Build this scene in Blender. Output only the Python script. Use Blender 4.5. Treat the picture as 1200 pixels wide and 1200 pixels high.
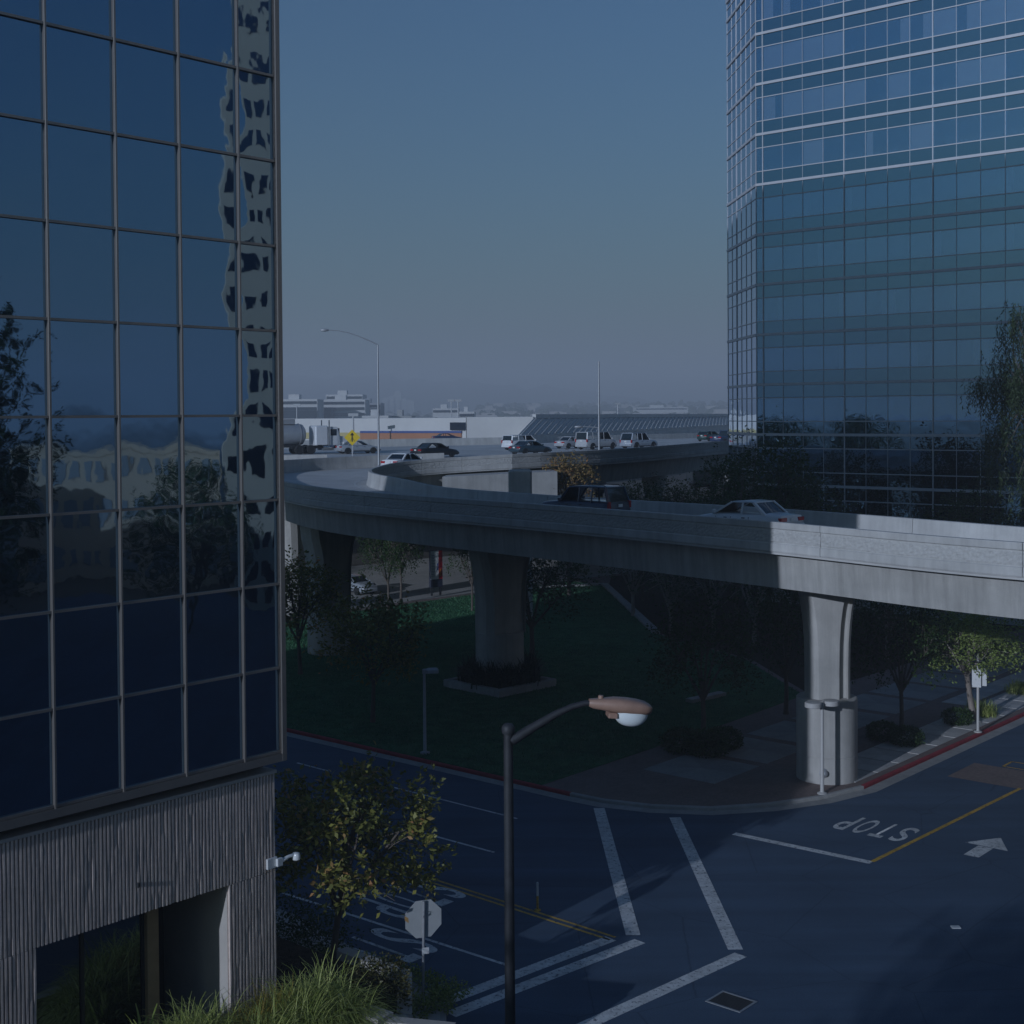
import bpy, bmesh, math, random
import numpy as np
from mathutils import Matrix, Vector

# ------------------------------------------------------------------ scene, camera, light
for o in list(bpy.data.objects):
    bpy.data.objects.remove(o)
S = bpy.context.scene
COL = S.collection
R = math.radians
EYE = 15.0
FPX = 1600.0
PITCH, ROLL, SHIFT = R(1.2), R(-0.4), -0.0671
cam_d = bpy.data.cameras.new('camera')
cam_d.sensor_width = 36.0
cam_d.lens = 36.0 * FPX / 1200.0
cam_d.shift_y = SHIFT
cam_d.clip_start = 0.1
cam_d.clip_end = 20000.0
cam = bpy.data.objects.new('camera', cam_d)
COL.objects.link(cam)
CAM_R = Matrix.Rotation(math.pi / 2 - PITCH, 3, 'X') @ Matrix.Rotation(ROLL, 3, 'Z')
cam.matrix_world = Matrix.Translation((0, 0, EYE)) @ CAM_R.to_4x4()
S.camera = cam

SUN_AZ, SUN_EL = R(36.7), R(12.8)          # shadows fall towards heading 37 degrees right of +Y
SDIR = Vector((math.sin(SUN_AZ) * math.cos(SUN_EL), math.cos(SUN_AZ) * math.cos(SUN_EL), -math.sin(SUN_EL)))
W = bpy.data.worlds.new('World')
S.world = W
W.use_nodes = True
nt = W.node_tree
nt.nodes.clear()
sky = nt.nodes.new('ShaderNodeTexSky')
sky.sky_type = 'NISHITA'
sky.sun_disc = False
sky.sun_elevation = SUN_EL
sky.sun_rotation = math.pi + SUN_AZ
sky.altitude = 30.0
sky.air_density = 1.6
sky.dust_density = 1.7
sky.ozone_density = 4.0
tint = nt.nodes.new('ShaderNodeMix')
tint.data_type = 'RGBA'
tint.blend_type = 'MULTIPLY'
tint.inputs['Factor'].default_value = 1.0
tint.inputs['B'].default_value = (0.30, 0.51, 0.79, 1.0)
bg = nt.nodes.new('ShaderNodeBackground')
bg.inputs['Strength'].default_value = 0.10
wo = nt.nodes.new('ShaderNodeOutputWorld')
nt.links.new(sky.outputs['Color'], tint.inputs['A'])
nt.links.new(tint.outputs['Result'], bg.inputs['Color'])
nt.links.new(bg.outputs['Background'], wo.inputs['Surface'])

sun_d = bpy.data.lights.new('sun', 'SUN')
sun_d.energy = 3.4
sun_d.angle = R(0.5)
sun_d.color = (0.67, 0.78, 1.0)
sun = bpy.data.objects.new('sun', sun_d)
COL.objects.link(sun)
sun.rotation_euler = SDIR.to_track_quat('-Z', 'Y').to_euler()
sun.location = (-60, -80, 60)

S.view_settings.view_transform = 'Standard'
S.view_settings.look = 'None'
S.view_settings.exposure = -0.28
S.view_settings.gamma = 1.0
S.view_settings.use_curve_mapping = False
S.render.engine = 'CYCLES'
S.cycles.max_bounces = 7
S.cycles.diffuse_bounces = 2
S.cycles.glossy_bounces = 4
S.cycles.transparent_max_bounces = 8
S.cycles.volume_bounces = 0
S.cycles.use_denoising = True
S.cycles.caustics_reflective = False
S.cycles.caustics_refractive = False

# ------------------------------------------------------------------ helpers
def at(px, py, z=0.0):
    """World point at height z on the line of sight of a pixel of the 1200 px photograph (used to survey positions)."""
    d = CAM_R @ Vector(((px - 600) / FPX, (600 - py) / FPX + SHIFT * 1200 / FPX, -1.0))
    t = (z - EYE) / d.z
    return Vector((d.x * t, d.y * t, z))

def at_y(px, py, Y):
    d = CAM_R @ Vector(((px - 600) / FPX, (600 - py) / FPX + SHIFT * 1200 / FPX, -1.0))
    t = Y / d.y
    return Vector((d.x * t, Y, EYE + d.z * t))

GA = R(41.0)
AX = Vector((math.sin(GA), math.cos(GA), 0))       # street axis going away to the right
BX = Vector((-math.cos(GA), math.sin(GA), 0))      # street axis going away to the left

def link_mesh(name, me, mat, parent=None):
    o = bpy.data.objects.new(name, me)
    COL.objects.link(o)
    if mat is not None and not me.materials:
        me.materials.append(mat)
    if parent is not None:
        o.parent = parent
    return o

def tag(o, label=None, cat=None, group=None, kind=None):
    if label: o['label'] = label
    if cat: o['category'] = cat
    if group: o['group'] = group
    if kind: o['kind'] = kind
    return o

def empty(name, loc=(0, 0, 0), rz=0.0, label=None, cat=None, group=None, kind=None):
    o = bpy.data.objects.new(name, None)
    COL.objects.link(o)
    o.location = loc
    o.rotation_euler = (0, 0, rz)
    o.empty_display_size = 0.3
    return tag(o, label, cat, group, kind)

def copy_tree(o, parent=None):
    c = o.copy()
    COL.objects.link(c)
    c.parent = parent
    for ch in list(o.children):
        copy_tree(ch, c)
    return c

class MB:
    def __init__(s):
        s.v, s.f = [], []
    def add(s, vs, fs):
        b = len(s.v)
        s.v += [tuple(p) for p in vs]
        s.f += [tuple(b + i for i in q) for q in fs]
        return s
    def box(s, x0, x1, y0, y1, z0, z1):
        return s.add([(x0, y0, z0), (x1, y0, z0), (x1, y1, z0), (x0, y1, z0), (x0, y0, z1), (x1, y0, z1), (x1, y1, z1), (x0, y1, z1)],
                     [(3, 2, 1, 0), (4, 5, 6, 7), (0, 1, 5, 4), (1, 2, 6, 5), (2, 3, 7, 6), (3, 0, 4, 7)])
    def cbox(s, x0, x1, y0, y1, z0, z1, c=0.02):
        """box with chamfered vertical and top edges"""
        lo = [(x0 + c, y0), (x1 - c, y0), (x1, y0 + c), (x1, y1 - c), (x1 - c, y1), (x0 + c, y1), (x0, y1 - c), (x0, y0 + c)]
        hi = [(x0 + 2 * c, y0 + c), (x1 - 2 * c, y0 + c), (x1 - c, y0 + 2 * c), (x1 - c, y1 - 2 * c), (x1 - 2 * c, y1 - c), (x0 + 2 * c, y1 - c), (x0 + c, y1 - 2 * c), (x0 + c, y0 + 2 * c)]
        return s.loft([[(x, y, z0) for x, y in lo], [(x, y, z1 - c) for x, y in lo], [(x, y, z1) for x, y in hi]])
    def prism(s, poly, z0, z1):
        n = len(poly)
        a = sum(poly[i][0] * poly[(i + 1) % n][1] - poly[(i + 1) % n][0] * poly[i][1] for i in range(n))
        if a < 0: poly = poly[::-1]
        vs = [(p[0], p[1], z0) for p in poly] + [(p[0], p[1], z1) for p in poly]
        fs = [tuple(range(n))[::-1], tuple(range(n, 2 * n))] + [(i, (i + 1) % n, n + (i + 1) % n, n + i) for i in range(n)]
        return s.add(vs, fs)
    def loft(s, rings, caps=True, closed=True):
        n = len(rings[0])
        vs = [p for r in rings for p in r]
        fs = []
        for k in range(len(rings) - 1):
            for i in range(n if closed else n - 1):
                j = (i + 1) % n
                fs.append((k * n + i, k * n + j, (k + 1) * n + j, (k + 1) * n + i))
        if caps and closed:
            fs.append(tuple(range(n))[::-1])
            fs.append(tuple((len(rings) - 1) * n + i for i in range(n)))
        return s.add(vs, fs)
    def tube(s, pts, rad, n=8, caps=True):
        pts = [Vector(p) for p in pts]
        if not hasattr(rad, '__len__'): rad = [rad] * len(pts)
        rings = []
        u = None
        for i, p in enumerate(pts):
            t = (pts[min(i + 1, len(pts) - 1)] - pts[max(i - 1, 0)]).normalized()
            if u is None:
                u = t.orthogonal().normalized()
            else:
                u = (u - t * u.dot(t))
                u = u.normalized() if u.length > 1e-6 else t.orthogonal().normalized()
            w = t.cross(u)
            rings.append([tuple(p + (u * math.cos(2 * math.pi * k / n) + w * math.sin(2 * math.pi * k / n)) * rad[i]) for k in range(n)])
        return s.loft(rings, caps)
    def lathe(s, prof, n=16, c=(0, 0, 0), axis='z'):
        rings = []
        for r, h in prof:
            ring = []
            for k in range(n):
                a = 2 * math.pi * k / n
                if axis == 'z': ring.append((c[0] + r * math.cos(a), c[1] + r * math.sin(a), c[2] + h))
                elif axis == 'y': ring.append((c[0] + r * math.sin(a), c[1] + h, c[2] + r * math.cos(a)))
                else: ring.append((c[0] + h, c[1] + r * math.cos(a), c[2] + r * math.sin(a)))
            rings.append(ring)
        return s.loft(rings)
    def bar(s, p, q, w, h=None):
        """square-section bar from p to q"""
        p, q = Vector(p), Vector(q)
        h = h or w
        t = (q - p).normalized()
        u = t.cross(Vector((0, 0, 1)))
        u = u.normalized() if u.length > 1e-4 else Vector((1, 0, 0))
        v = u.cross(t)
        rings = [[tuple(e + u * a * w / 2 + v * b * h / 2) for a, b in ((-1, -1), (1, -1), (1, 1), (-1, 1))] for e in (p, q)]
        return s.loft(rings)
    def mesh(s, name, smooth=None):
        me = bpy.data.meshes.new(name)
        me.from_pydata(s.v, [], s.f)
        bm = bmesh.new(); bm.from_mesh(me)
        bmesh.ops.recalc_face_normals(bm, faces=bm.faces)
        bm.to_mesh(me); bm.free()
        if smooth is not None:
            me.polygons.foreach_set('use_smooth', [True] * len(me.polygons))
            me.set_sharp_from_angle(angle=R(smooth))
        me.update()
        return me
    def build(s, name, mat, parent=None, smooth=None):
        return link_mesh(name, s.mesh(name, smooth), mat, parent)

# ------------------------------------------------------------------ materials
MATS = {}
def base_mat(name):
    m = bpy.data.materials.new(name)
    m.use_nodes = True
    nt = m.node_tree
    p = nt.nodes['Principled BSDF']
    return m, nt, p

def mat(name, c, rough=0.7, var=0.15, scale=3.0, bump=0.0, bscale=None, metal=0.0, spec=0.5, coat=0.0, detail=6.0, c2=None, stretch=None, coords='Object', stain=0.0):
    """procedural surface: two-tone noise colour, fine relief"""
    if name in MATS: return MATS[name]
    m, nt, p = base_mat(name)
    L = nt.links.new
    tc = nt.nodes.new('ShaderNodeTexCoord')
    mp = nt.nodes.new('ShaderNodeMapping')
    L(tc.outputs[coords], mp.inputs['Vector'])
    if stretch: mp.inputs['Scale'].default_value = stretch
    n1 = nt.nodes.new('ShaderNodeTexNoise')
    n1.inputs['Scale'].default_value = scale
    n1.inputs['Detail'].default_value = detail
    n1.inputs['Roughness'].default_value = 0.62
    L(mp.outputs['Vector'], n1.inputs['Vector'])
    cr = nt.nodes.new('ShaderNodeValToRGB')
    cr.color_ramp.elements[0].position = 0.3
    cr.color_ramp.elements[1].position = 0.72
    lo = [max(0, x * (1 - var)) for x in c]
    hi = c2 if c2 else [min(1, x * (1 + var)) for x in c]
    cr.color_ramp.elements[0].color = (*lo, 1)
    cr.color_ramp.elements[1].color = (*hi, 1)
    L(n1.outputs['Fac'], cr.inputs['Fac'])
    out = cr.outputs['Color']
    if stain:
        n3 = nt.nodes.new('ShaderNodeTexNoise')
        n3.inputs['Scale'].default_value = scale * 0.17
        n3.inputs['Detail'].default_value = 9.0
        n3.inputs['Roughness'].default_value = 0.7
        L(mp.outputs['Vector'], n3.inputs['Vector'])
        mr = nt.nodes.new('ShaderNodeMapRange')
        mr.inputs['From Min'].default_value = 0.35
        mr.inputs['From Max'].default_value = 0.65
        mr.inputs['To Min'].default_value = 1 - stain
        mr.inputs['To Max'].default_value = 1 + stain
        L(n3.outputs['Fac'], mr.inputs['Value'])
        mm = nt.nodes.new('ShaderNodeMix'); mm.data_type = 'RGBA'; mm.blend_type = 'MULTIPLY'
        mm.inputs['Factor'].default_value = 1.0
        L(out, mm.inputs['A']); L(mr.outputs['Result'], mm.inputs['B'])
        out = mm.outputs['Result']
    L(out, p.inputs['Base Color'])
    p.inputs['Roughness'].default_value = rough
    p.inputs['Metallic'].default_value = metal
    p.inputs['Specular IOR Level'].default_value = spec
    p.inputs['Coat Weight'].default_value = coat
    p.inputs['Coat Roughness'].default_value = 0.05
    if bump:
        n2 = nt.nodes.new('ShaderNodeTexNoise')
        n2.inputs['Scale'].default_value = bscale or scale * 8
        n2.inputs['Detail'].default_value = 5.0
        L(mp.outputs['Vector'], n2.inputs['Vector'])
        b = nt.nodes.new('ShaderNodeBump')
        b.inputs['Strength'].default_value = 1.0
        b.inputs['Distance'].default_value = bump
        L(n2.outputs['Fac'], b.inputs['Height'])
        L(b.outputs['Normal'], p.inputs['Normal'])
    MATS[name] = m
    return m

def mirror_glass(name, c, rough=0.01, wav=0.0, wscale=0.9):
    """coated reflective curtain-wall glass, slightly wavy"""
    m, nt, p = base_mat(name)
    L = nt.links.new
    p.inputs['Base Color'].default_value = (*c, 1)
    p.inputs['Metallic'].default_value = 1.0
    p.inputs['Roughness'].default_value = rough
    if wav:
        tc = nt.nodes.new('ShaderNodeTexCoord')
        oi = nt.nodes.new('ShaderNodeObjectInfo')
        ad = nt.nodes.new('ShaderNodeVectorMath'); ad.operation = 'MULTIPLY_ADD'
        ad.inputs[1].default_value = (1, 1, 1)
        sc = nt.nodes.new('ShaderNodeMath'); sc.operation = 'MULTIPLY'; sc.inputs[1].default_value = 40.0
        L(oi.outputs['Random'], sc.inputs[0])
        L(tc.outputs['Object'], ad.inputs[0]); L(sc.outputs[0], ad.inputs[2])
        n = nt.nodes.new('ShaderNodeTexNoise')
        n.inputs['Scale'].default_value = wscale
        n.inputs['Detail'].default_value = 2.0
        L(ad.outputs[0], n.inputs['Vector'])
        b = nt.nodes.new('ShaderNodeBump')
        b.inputs['Strength'].default_value = 1.0
        b.inputs['Distance'].default_value = wav
        L(n.outputs['Fac'], b.inputs['Height'])
        L(b.outputs['Normal'], p.inputs['Normal'])
    return m

def clear_glass(name, c, refl=0.5):
    """tinted see-through pane with a reflective coating"""
    m, nt, p = base_mat(name)
    L = nt.links.new
    nt.nodes.remove(p)
    out = nt.nodes['Material Output']
    tr = nt.nodes.new('ShaderNodeBsdfTransparent'); tr.inputs['Color'].default_value = (*c, 1)
    gl = nt.nodes.new('ShaderNodeBsdfGlossy'); gl.inputs['Roughness'].default_value = 0.012
    gl.inputs['Color'].default_value = (0.45, 0.74, 1.0, 1)
    tc = nt.nodes.new('ShaderNodeTexCoord')
    n = nt.nodes.new('ShaderNodeTexNoise'); n.inputs['Scale'].default_value = 0.5; n.inputs['Detail'].default_value = 1.5
    L(tc.outputs['Object'], n.inputs['Vector'])
    b = nt.nodes.new('ShaderNodeBump'); b.inputs['Distance'].default_value = 0.012
    L(n.outputs['Fac'], b.inputs['Height']); L(b.outputs['Normal'], gl.inputs['Normal'])
    lw = nt.nodes.new('ShaderNodeFresnel'); lw.inputs['IOR'].default_value = 1.5
    ma = nt.nodes.new('ShaderNodeMath'); ma.operation = 'ADD'; ma.use_clamp = True; ma.inputs[1].default_value = refl
    L(lw.outputs['Fac'], ma.inputs[0])
    mx = nt.nodes.new('ShaderNodeMixShader')
    L(ma.outputs[0], mx.inputs['Fac']); L(tr.outputs[0], mx.inputs[1]); L(gl.outputs[0], mx.inputs[2])
    L(mx.outputs[0], out.inputs['Surface'])
    return m

def leaf_mat(name, c1, c2, c3=None, trans=0.25, rough=0.5):
    m, nt, p = base_mat(name)
    L = nt.links.new
    a = nt.nodes.new('ShaderNodeAttribute'); a.attribute_name = 'rnd'
    cr = nt.nodes.new('ShaderNodeValToRGB')
    e = cr.color_ramp.elements
    e[0].position, e[0].color = 0.0, (*c1, 1)
    e[1].position, e[1].color = 0.8 if c3 else 1.0, (*c2, 1)
    if c3:
        k = e.new(0.97); k.color = (*c3, 1)
    L(a.outputs['Fac'], cr.inputs['Fac'])
    L(cr.outputs['Color'], p.inputs['Base Color'])
    p.inputs['Roughness'].default_value = rough
    p.inputs['Specular IOR Level'].default_value = 0.35
    tl = nt.nodes.new('ShaderNodeBsdfTranslucent')
    L(cr.outputs['Color'], tl.inputs['Color'])
    mx = nt.nodes.new('ShaderNodeMixShader'); mx.inputs['Fac'].default_value = trans
    out = nt.nodes['Material Output']
    L(p.outputs[0], mx.inputs[1]); L(tl.outputs[0], mx.inputs[2]); L(mx.outputs[0], out.inputs['Surface'])
    return m

def brick_mat(name, c1, c2, cm, scale=1.0, bw=0.2, bh=0.1):
    m, nt, p = base_mat(name)
    L = nt.links.new
    tc = nt.nodes.new('ShaderNodeTexCoord')
    mp = nt.nodes.new('ShaderNodeMapping'); mp.inputs['Rotation'].default_value = (0, 0, -GA)
    L(tc.outputs['Object'], mp.inputs['Vector'])
    b = nt.nodes.new('ShaderNodeTexBrick')
    b.inputs['Color1'].default_value = (*c1, 1); b.inputs['Color2'].default_value = (*c2, 1); b.inputs['Mortar'].default_value = (*cm, 1)
    b.inputs['Scale'].default_value = scale; b.inputs['Mortar Size'].default_value = 0.006
    b.inputs['Brick Width'].default_value = bw; b.inputs['Row Height'].default_value = bh
    L(mp.outputs['Vector'], b.inputs['Vector'])
    n = nt.nodes.new('ShaderNodeTexNoise'); n.inputs['Scale'].default_value = 0.8; n.inputs['Detail'].default_value = 6
    L(tc.outputs['Object'], n.inputs['Vector'])
    mr = nt.nodes.new('ShaderNodeMapRange'); mr.inputs['To Min'].default_value = 0.75; mr.inputs['To Max'].default_value = 1.25
    L(n.outputs['Fac'], mr.inputs['Value'])
    mm = nt.nodes.new('ShaderNodeMix'); mm.data_type = 'RGBA'; mm.blend_type = 'MULTIPLY'; mm.inputs['Factor'].default_value = 1
    L(b.outputs['Color'], mm.inputs['A']); L(mr.outputs['Result'], mm.inputs['B'])
    L(mm.outputs['Result'], p.inputs['Base Color'])
    p.inputs['Roughness'].default_value = 0.85
    bp = nt.nodes.new('ShaderNodeBump'); bp.inputs['Distance'].default_value = 0.004
    L(b.outputs['Fac'], bp.inputs['Height']); bp.invert = True
    L(bp.outputs['Normal'], p.inputs['Normal'])
    return m

def paint(name, c, rough=0.35, metal=0.0):
    return mat(name, c, rough=rough, var=0.04, scale=2.0, metal=metal, coat=0.6 if rough < 0.5 else 0.0)

def worn_paint(name, c, wear=0.36):
    """traffic paint, chipped through to the surface below"""
    m = mat(name, c, 0.75, 0.18, 5.0, 0.002, 60, stain=0.2)
    nt = m.node_tree; L = nt.links.new
    p = nt.nodes['Principled BSDF']; out = nt.nodes['Material Output']
    tc = nt.nodes.new('ShaderNodeTexCoord')
    n = nt.nodes.new('ShaderNodeTexNoise'); n.inputs['Scale'].default_value = 7.0; n.inputs['Detail'].default_value = 9.0; n.inputs['Roughness'].default_value = 0.75
    L(tc.outputs['Object'], n.inputs['Vector'])
    r = nt.nodes.new('ShaderNodeMapRange'); r.inputs['From Min'].default_value = wear; r.inputs['From Max'].default_value = wear + 0.10
    L(n.outputs['Fac'], r.inputs['Value'])
    t = nt.nodes.new('ShaderNodeBsdfTransparent'); mx = nt.nodes.new('ShaderNodeMixShader')
    L(r.outputs['Result'], mx.inputs['Fac']); L(t.outputs[0], mx.inputs[1]); L(p.outputs[0], mx.inputs[2]); L(mx.outputs[0], out.inputs['Surface'])
    return m

def streaked(name, c, amt=0.22):
    """cast concrete with formwork tone and rain streaks running down"""
    m = mat(name, c, 0.85, 0.10, 0.9, 0.004, 20, stain=0.12)
    nt = m.node_tree; L = nt.links.new
    p = nt.nodes['Principled BSDF']
    src = p.inputs['Base Color'].links[0].from_socket
    tc = nt.nodes.new('ShaderNodeTexCoord'); mp = nt.nodes.new('ShaderNodeMapping'); mp.inputs['Scale'].default_value = (1.3, 1.3, 0.07)
    L(tc.outputs['Object'], mp.inputs['Vector'])
    n = nt.nodes.new('ShaderNodeTexNoise'); n.inputs['Scale'].default_value = 1.6; n.inputs['Detail'].default_value = 8.0; n.inputs['Roughness'].default_value = 0.68
    L(mp.outputs['Vector'], n.inputs['Vector'])
    r = nt.nodes.new('ShaderNodeMapRange'); r.inputs['From Min'].default_value = 0.34; r.inputs['From Max'].default_value = 0.6
    r.inputs['To Min'].default_value = 1 - amt; r.inputs['To Max'].default_value = 1.06
    L(n.outputs['Fac'], r.inputs['Value'])
    mm = nt.nodes.new('ShaderNodeMix'); mm.data_type = 'RGBA'; mm.blend_type = 'MULTIPLY'; mm.inputs['Factor'].default_value = 1
    L(src, mm.inputs['A']); L(r.outputs['Result'], mm.inputs['B']); L(mm.outputs['Result'], p.inputs['Base Color'])
    return m

def asphalt_mat(name, c):
    """asphalt: aggregate grain, wheel-polished streaks, tar-filled cracks and old patches"""
    m, nt, p = base_mat(name)
    L = nt.links.new
    tc = nt.nodes.new('ShaderNodeTexCoord')
    def noise(scale, detail=5.0, vec=None, rough=0.6):
        n = nt.nodes.new('ShaderNodeTexNoise'); n.inputs['Scale'].default_value = scale; n.inputs['Detail'].default_value = detail; n.inputs['Roughness'].default_value = rough
        L(vec or tc.outputs['Object'], n.inputs['Vector']); return n
    def rng(sock, a, b, lo, hi):
        r = nt.nodes.new('ShaderNodeMapRange'); r.inputs['From Min'].default_value = a; r.inputs['From Max'].default_value = b
        r.inputs['To Min'].default_value = lo; r.inputs['To Max'].default_value = hi; L(sock, r.inputs['Value']); return r.outputs['Result']
    def mul(a, b):
        k = nt.nodes.new('ShaderNodeMath'); k.operation = 'MULTIPLY'; L(a, k.inputs[0]); L(b, k.inputs[1]); return k.outputs[0]
    mp = nt.nodes.new('ShaderNodeMapping'); mp.inputs['Rotation'].default_value = (0, 0, GA - math.pi / 2); mp.inputs['Scale'].default_value = (0.05, 0.9, 1)
    L(tc.outputs['Object'], mp.inputs['Vector'])
    f = mul(rng(noise(26, 8).outputs['Fac'], .25, .75, .72, 1.28), rng(noise(1.0, 4, mp.outputs['Vector']).outputs['Fac'], .3, .7, .86, 1.14))
    f = mul(f, rng(noise(0.35, 7).outputs['Fac'], .3, .7, .9, 1.1))
    wob = nt.nodes.new('ShaderNodeMix'); wob.data_type = 'VECTOR'; wob.inputs['Factor'].default_value = 0.10
    L(tc.outputs['Object'], wob.inputs['A']); L(noise(0.9, 5).outputs['Color'], wob.inputs['B'])
    v = nt.nodes.new('ShaderNodeTexVoronoi'); v.feature = 'DISTANCE_TO_EDGE'; v.inputs['Scale'].default_value = 0.22
    L(wob.outputs['Result'], v.inputs['Vector'])
    f = mul(f, rng(v.outputs['Distance'], .0, .005, .68, 1.0))
    mm = nt.nodes.new('ShaderNodeMix'); mm.data_type = 'RGBA'; mm.blend_type = 'MULTIPLY'; mm.inputs['Factor'].default_value = 1
    mm.inputs['A'].default_value = (*c, 1); L(f, mm.inputs['B'])
    L(mm.outputs['Result'], p.inputs['Base Color'])
    p.inputs['Roughness'].default_value = 0.88; p.inputs['Specular IOR Level'].default_value = 0.3
    b = nt.nodes.new('ShaderNodeBump'); b.inputs['Distance'].default_value = 0.006
    L(noise(60, 4).outputs['Fac'], b.inputs['Height']); L(b.outputs['Normal'], p.inputs['Normal'])
    return m
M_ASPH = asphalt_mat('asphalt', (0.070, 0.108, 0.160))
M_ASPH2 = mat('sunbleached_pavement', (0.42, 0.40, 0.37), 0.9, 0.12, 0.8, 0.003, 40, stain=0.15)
M_DECK = mat('deck_concrete', (0.56, 0.545, 0.52), 0.85, 0.1, 0.6, 0.003, 30, stain=0.14)
M_CONC = streaked('concrete', (0.51, 0.50, 0.475), 0.13)
M_GIRD = streaked('girder_concrete', (0.43, 0.415, 0.385), 0.24)
M_PIER = streaked('pier_concrete', (0.47, 0.45, 0.415), 0.16)
M_ROUGHC = mat('split_rib_concrete', (0.50, 0.49, 0.465), 0.9, 0.16, 9.0, 0.018, 14.0)
M_TAN = mat('ribbed_tan_concrete', (0.70, 0.58, 0.50), 0.9, 0.10, 9.0, 0.003, 40, stain=0.10)
M_SMOOTH = mat('smooth_pale_concrete', (0.50, 0.46, 0.41), 0.8, 0.06, 2.0, 0.002, 20)
M_WHITE = worn_paint('road_paint_white', (0.66, 0.66, 0.64))
M_YELL = worn_paint('road_paint_yellow', (0.62, 0.37, 0.06))
M_RED = mat('kerb_paint_red', (0.36, 0.035, 0.045), 0.75, 0.22, 4.0, 0.002, 50, stain=0.2)
M_KERB = mat('kerb_concrete', (0.36, 0.35, 0.33), 0.85, 0.14, 3.0, 0.003, 40, stain=0.15)
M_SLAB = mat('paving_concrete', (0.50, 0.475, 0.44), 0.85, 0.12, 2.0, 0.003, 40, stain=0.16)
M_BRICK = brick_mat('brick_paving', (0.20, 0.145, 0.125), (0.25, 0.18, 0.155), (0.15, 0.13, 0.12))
M_PAD_SHADE = mat('shaded_plaza_concrete', (0.30, 0.29, 0.275), 0.85, 0.12, 2.0, 0.003, 40, stain=0.2)  # darker copy of the paving concrete, the plaza's shade put into the colour
M_LAWN = mat('lawn', (0.04, 0.16, 0.075), 0.95, 0.35, 1.2, 0.05, 25, c2=(0.07, 0.21, 0.095), stain=0.2, spec=0.1)
M_MULCH = mat('mulch', (0.06, 0.045, 0.03), 0.95, 0.4, 6.0, 0.03, 20, spec=0.1)
M_GROUND = mat('dry_ground', (0.15, 0.135, 0.115), 0.95, 0.3, 0.02, 0.0, stain=0.2, spec=0.1)
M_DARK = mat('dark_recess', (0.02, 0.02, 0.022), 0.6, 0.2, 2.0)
M_ALU = mat('bronze_aluminium', (0.33, 0.30, 0.27), 0.38, 0.06, 2.0, metal=0.6)
M_ALUW = mat('white_aluminium', (0.52, 0.52, 0.54), 0.4, 0.05, 2.0, metal=0.2)
M_GALV = mat('galvanised_steel', (0.42, 0.43, 0.44), 0.5, 0.12, 8.0, metal=0.5)
M_DPOLE = mat('weathered_brown_pole', (0.032, 0.034, 0.038), 0.6, 0.3, 6.0, 0.002, 40)
M_BRONZE = mat('bronze_painted_lamp', (0.36, 0.22, 0.16), 0.4, 0.12, 8.0)
M_BLACK = mat('black_rubber', (0.018, 0.018, 0.018), 0.75, 0.2, 6.0)
M_RIM = mat('wheel_rim', (0.45, 0.45, 0.46), 0.3, 0.08, 4.0, metal=0.8)
M_CHROME = mat('chrome', (0.6, 0.6, 0.6), 0.15, 0.03, 2.0, metal=1.0)
M_CARGL = mat('car_glass', (0.012, 0.02, 0.028), 0.03, 0.1, 1.0, spec=1.0)
M_TAIL = mat('tail_lamp', (0.42, 0.015, 0.02), 0.2, 0.1, 8.0)
M_AMBER = mat('amber_lamp', (0.6, 0.22, 0.02), 0.2, 0.1, 8.0)
M_HEAD = mat('head_lamp', (0.7, 0.7, 0.7), 0.12, 0.05, 8.0)
M_PLATE = mat('licence_plate', (0.7, 0.7, 0.68), 0.5, 0.05, 8.0)
M_TRIM = mat('dark_trim', (0.03, 0.032, 0.035), 0.5, 0.1, 5.0)
M_BARK = mat('bark', (0.13, 0.105, 0.085), 0.9, 0.3, 6.0, 0.02, 12, stretch=(1, 1, 0.3))
M_PBARK = mat('pale_bark', (0.30, 0.25, 0.21), 0.9, 0.25, 5.0, 0.015, 12, stretch=(1, 1, 0.3))
M_TGLASS = mirror_glass('tower_mirror_glass', (0.20, 0.33, 0.46), 0.018, 0.0022, 1.3)
M_TGLASS2 = mirror_glass('tower_mirror_glass_far', (0.15, 0.32, 0.47), 0.02)
M_OGLASS = clear_glass('office_vision_glass', (0.90, 0.93, 0.96), 0.39)
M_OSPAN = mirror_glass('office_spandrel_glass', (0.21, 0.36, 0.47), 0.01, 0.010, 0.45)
M_LEAF = leaf_mat('leaf_green', (0.018, 0.042, 0.010), (0.06, 0.115, 0.025))
M_MAGN = leaf_mat('leaf_magnolia', (0.03, 0.055, 0.014), (0.32, 0.30, 0.07), (0.60, 0.28, 0.13))
M_FICUS = leaf_mat('leaf_ficus', (0.13, 0.18, 0.04), (0.38, 0.45, 0.13))
M_EUC = leaf_mat('leaf_eucalyptus', (0.03, 0.055, 0.022), (0.075, 0.11, 0.045))
M_RUST = leaf_mat('leaf_rust', (0.14, 0.14, 0.04), (0.42, 0.26, 0.11), (0.5, 0.16, 0.07))
M_GRASS = leaf_mat('blade_green', (0.26, 0.33, 0.06), (0.66, 0.68, 0.24), trans=0.35)
M_GRASSY = leaf_mat('blade_yellow', (0.34, 0.28, 0.04), (0.55, 0.40, 0.08), trans=0.35)
M_AGAVE = leaf_mat('blade_dark', (0.015, 0.03, 0.015), (0.04, 0.06, 0.03))
# ------------------------------------------------------------------ ground, streets, paving
rnd = random.Random(7)

def struct(o):
    o['kind'] = 'structure'
    return o

def sheet(name, poly, z, m, parent=None):
    b = MB()
    n = len(poly)
    b.add([(p[0], p[1], z) for p in poly], [tuple(range(n))])
    me = b.mesh(name)
    if me.polygons[0].normal.z < 0: me.flip_normals()
    return link_mesh(name, me, m, parent)

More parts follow.
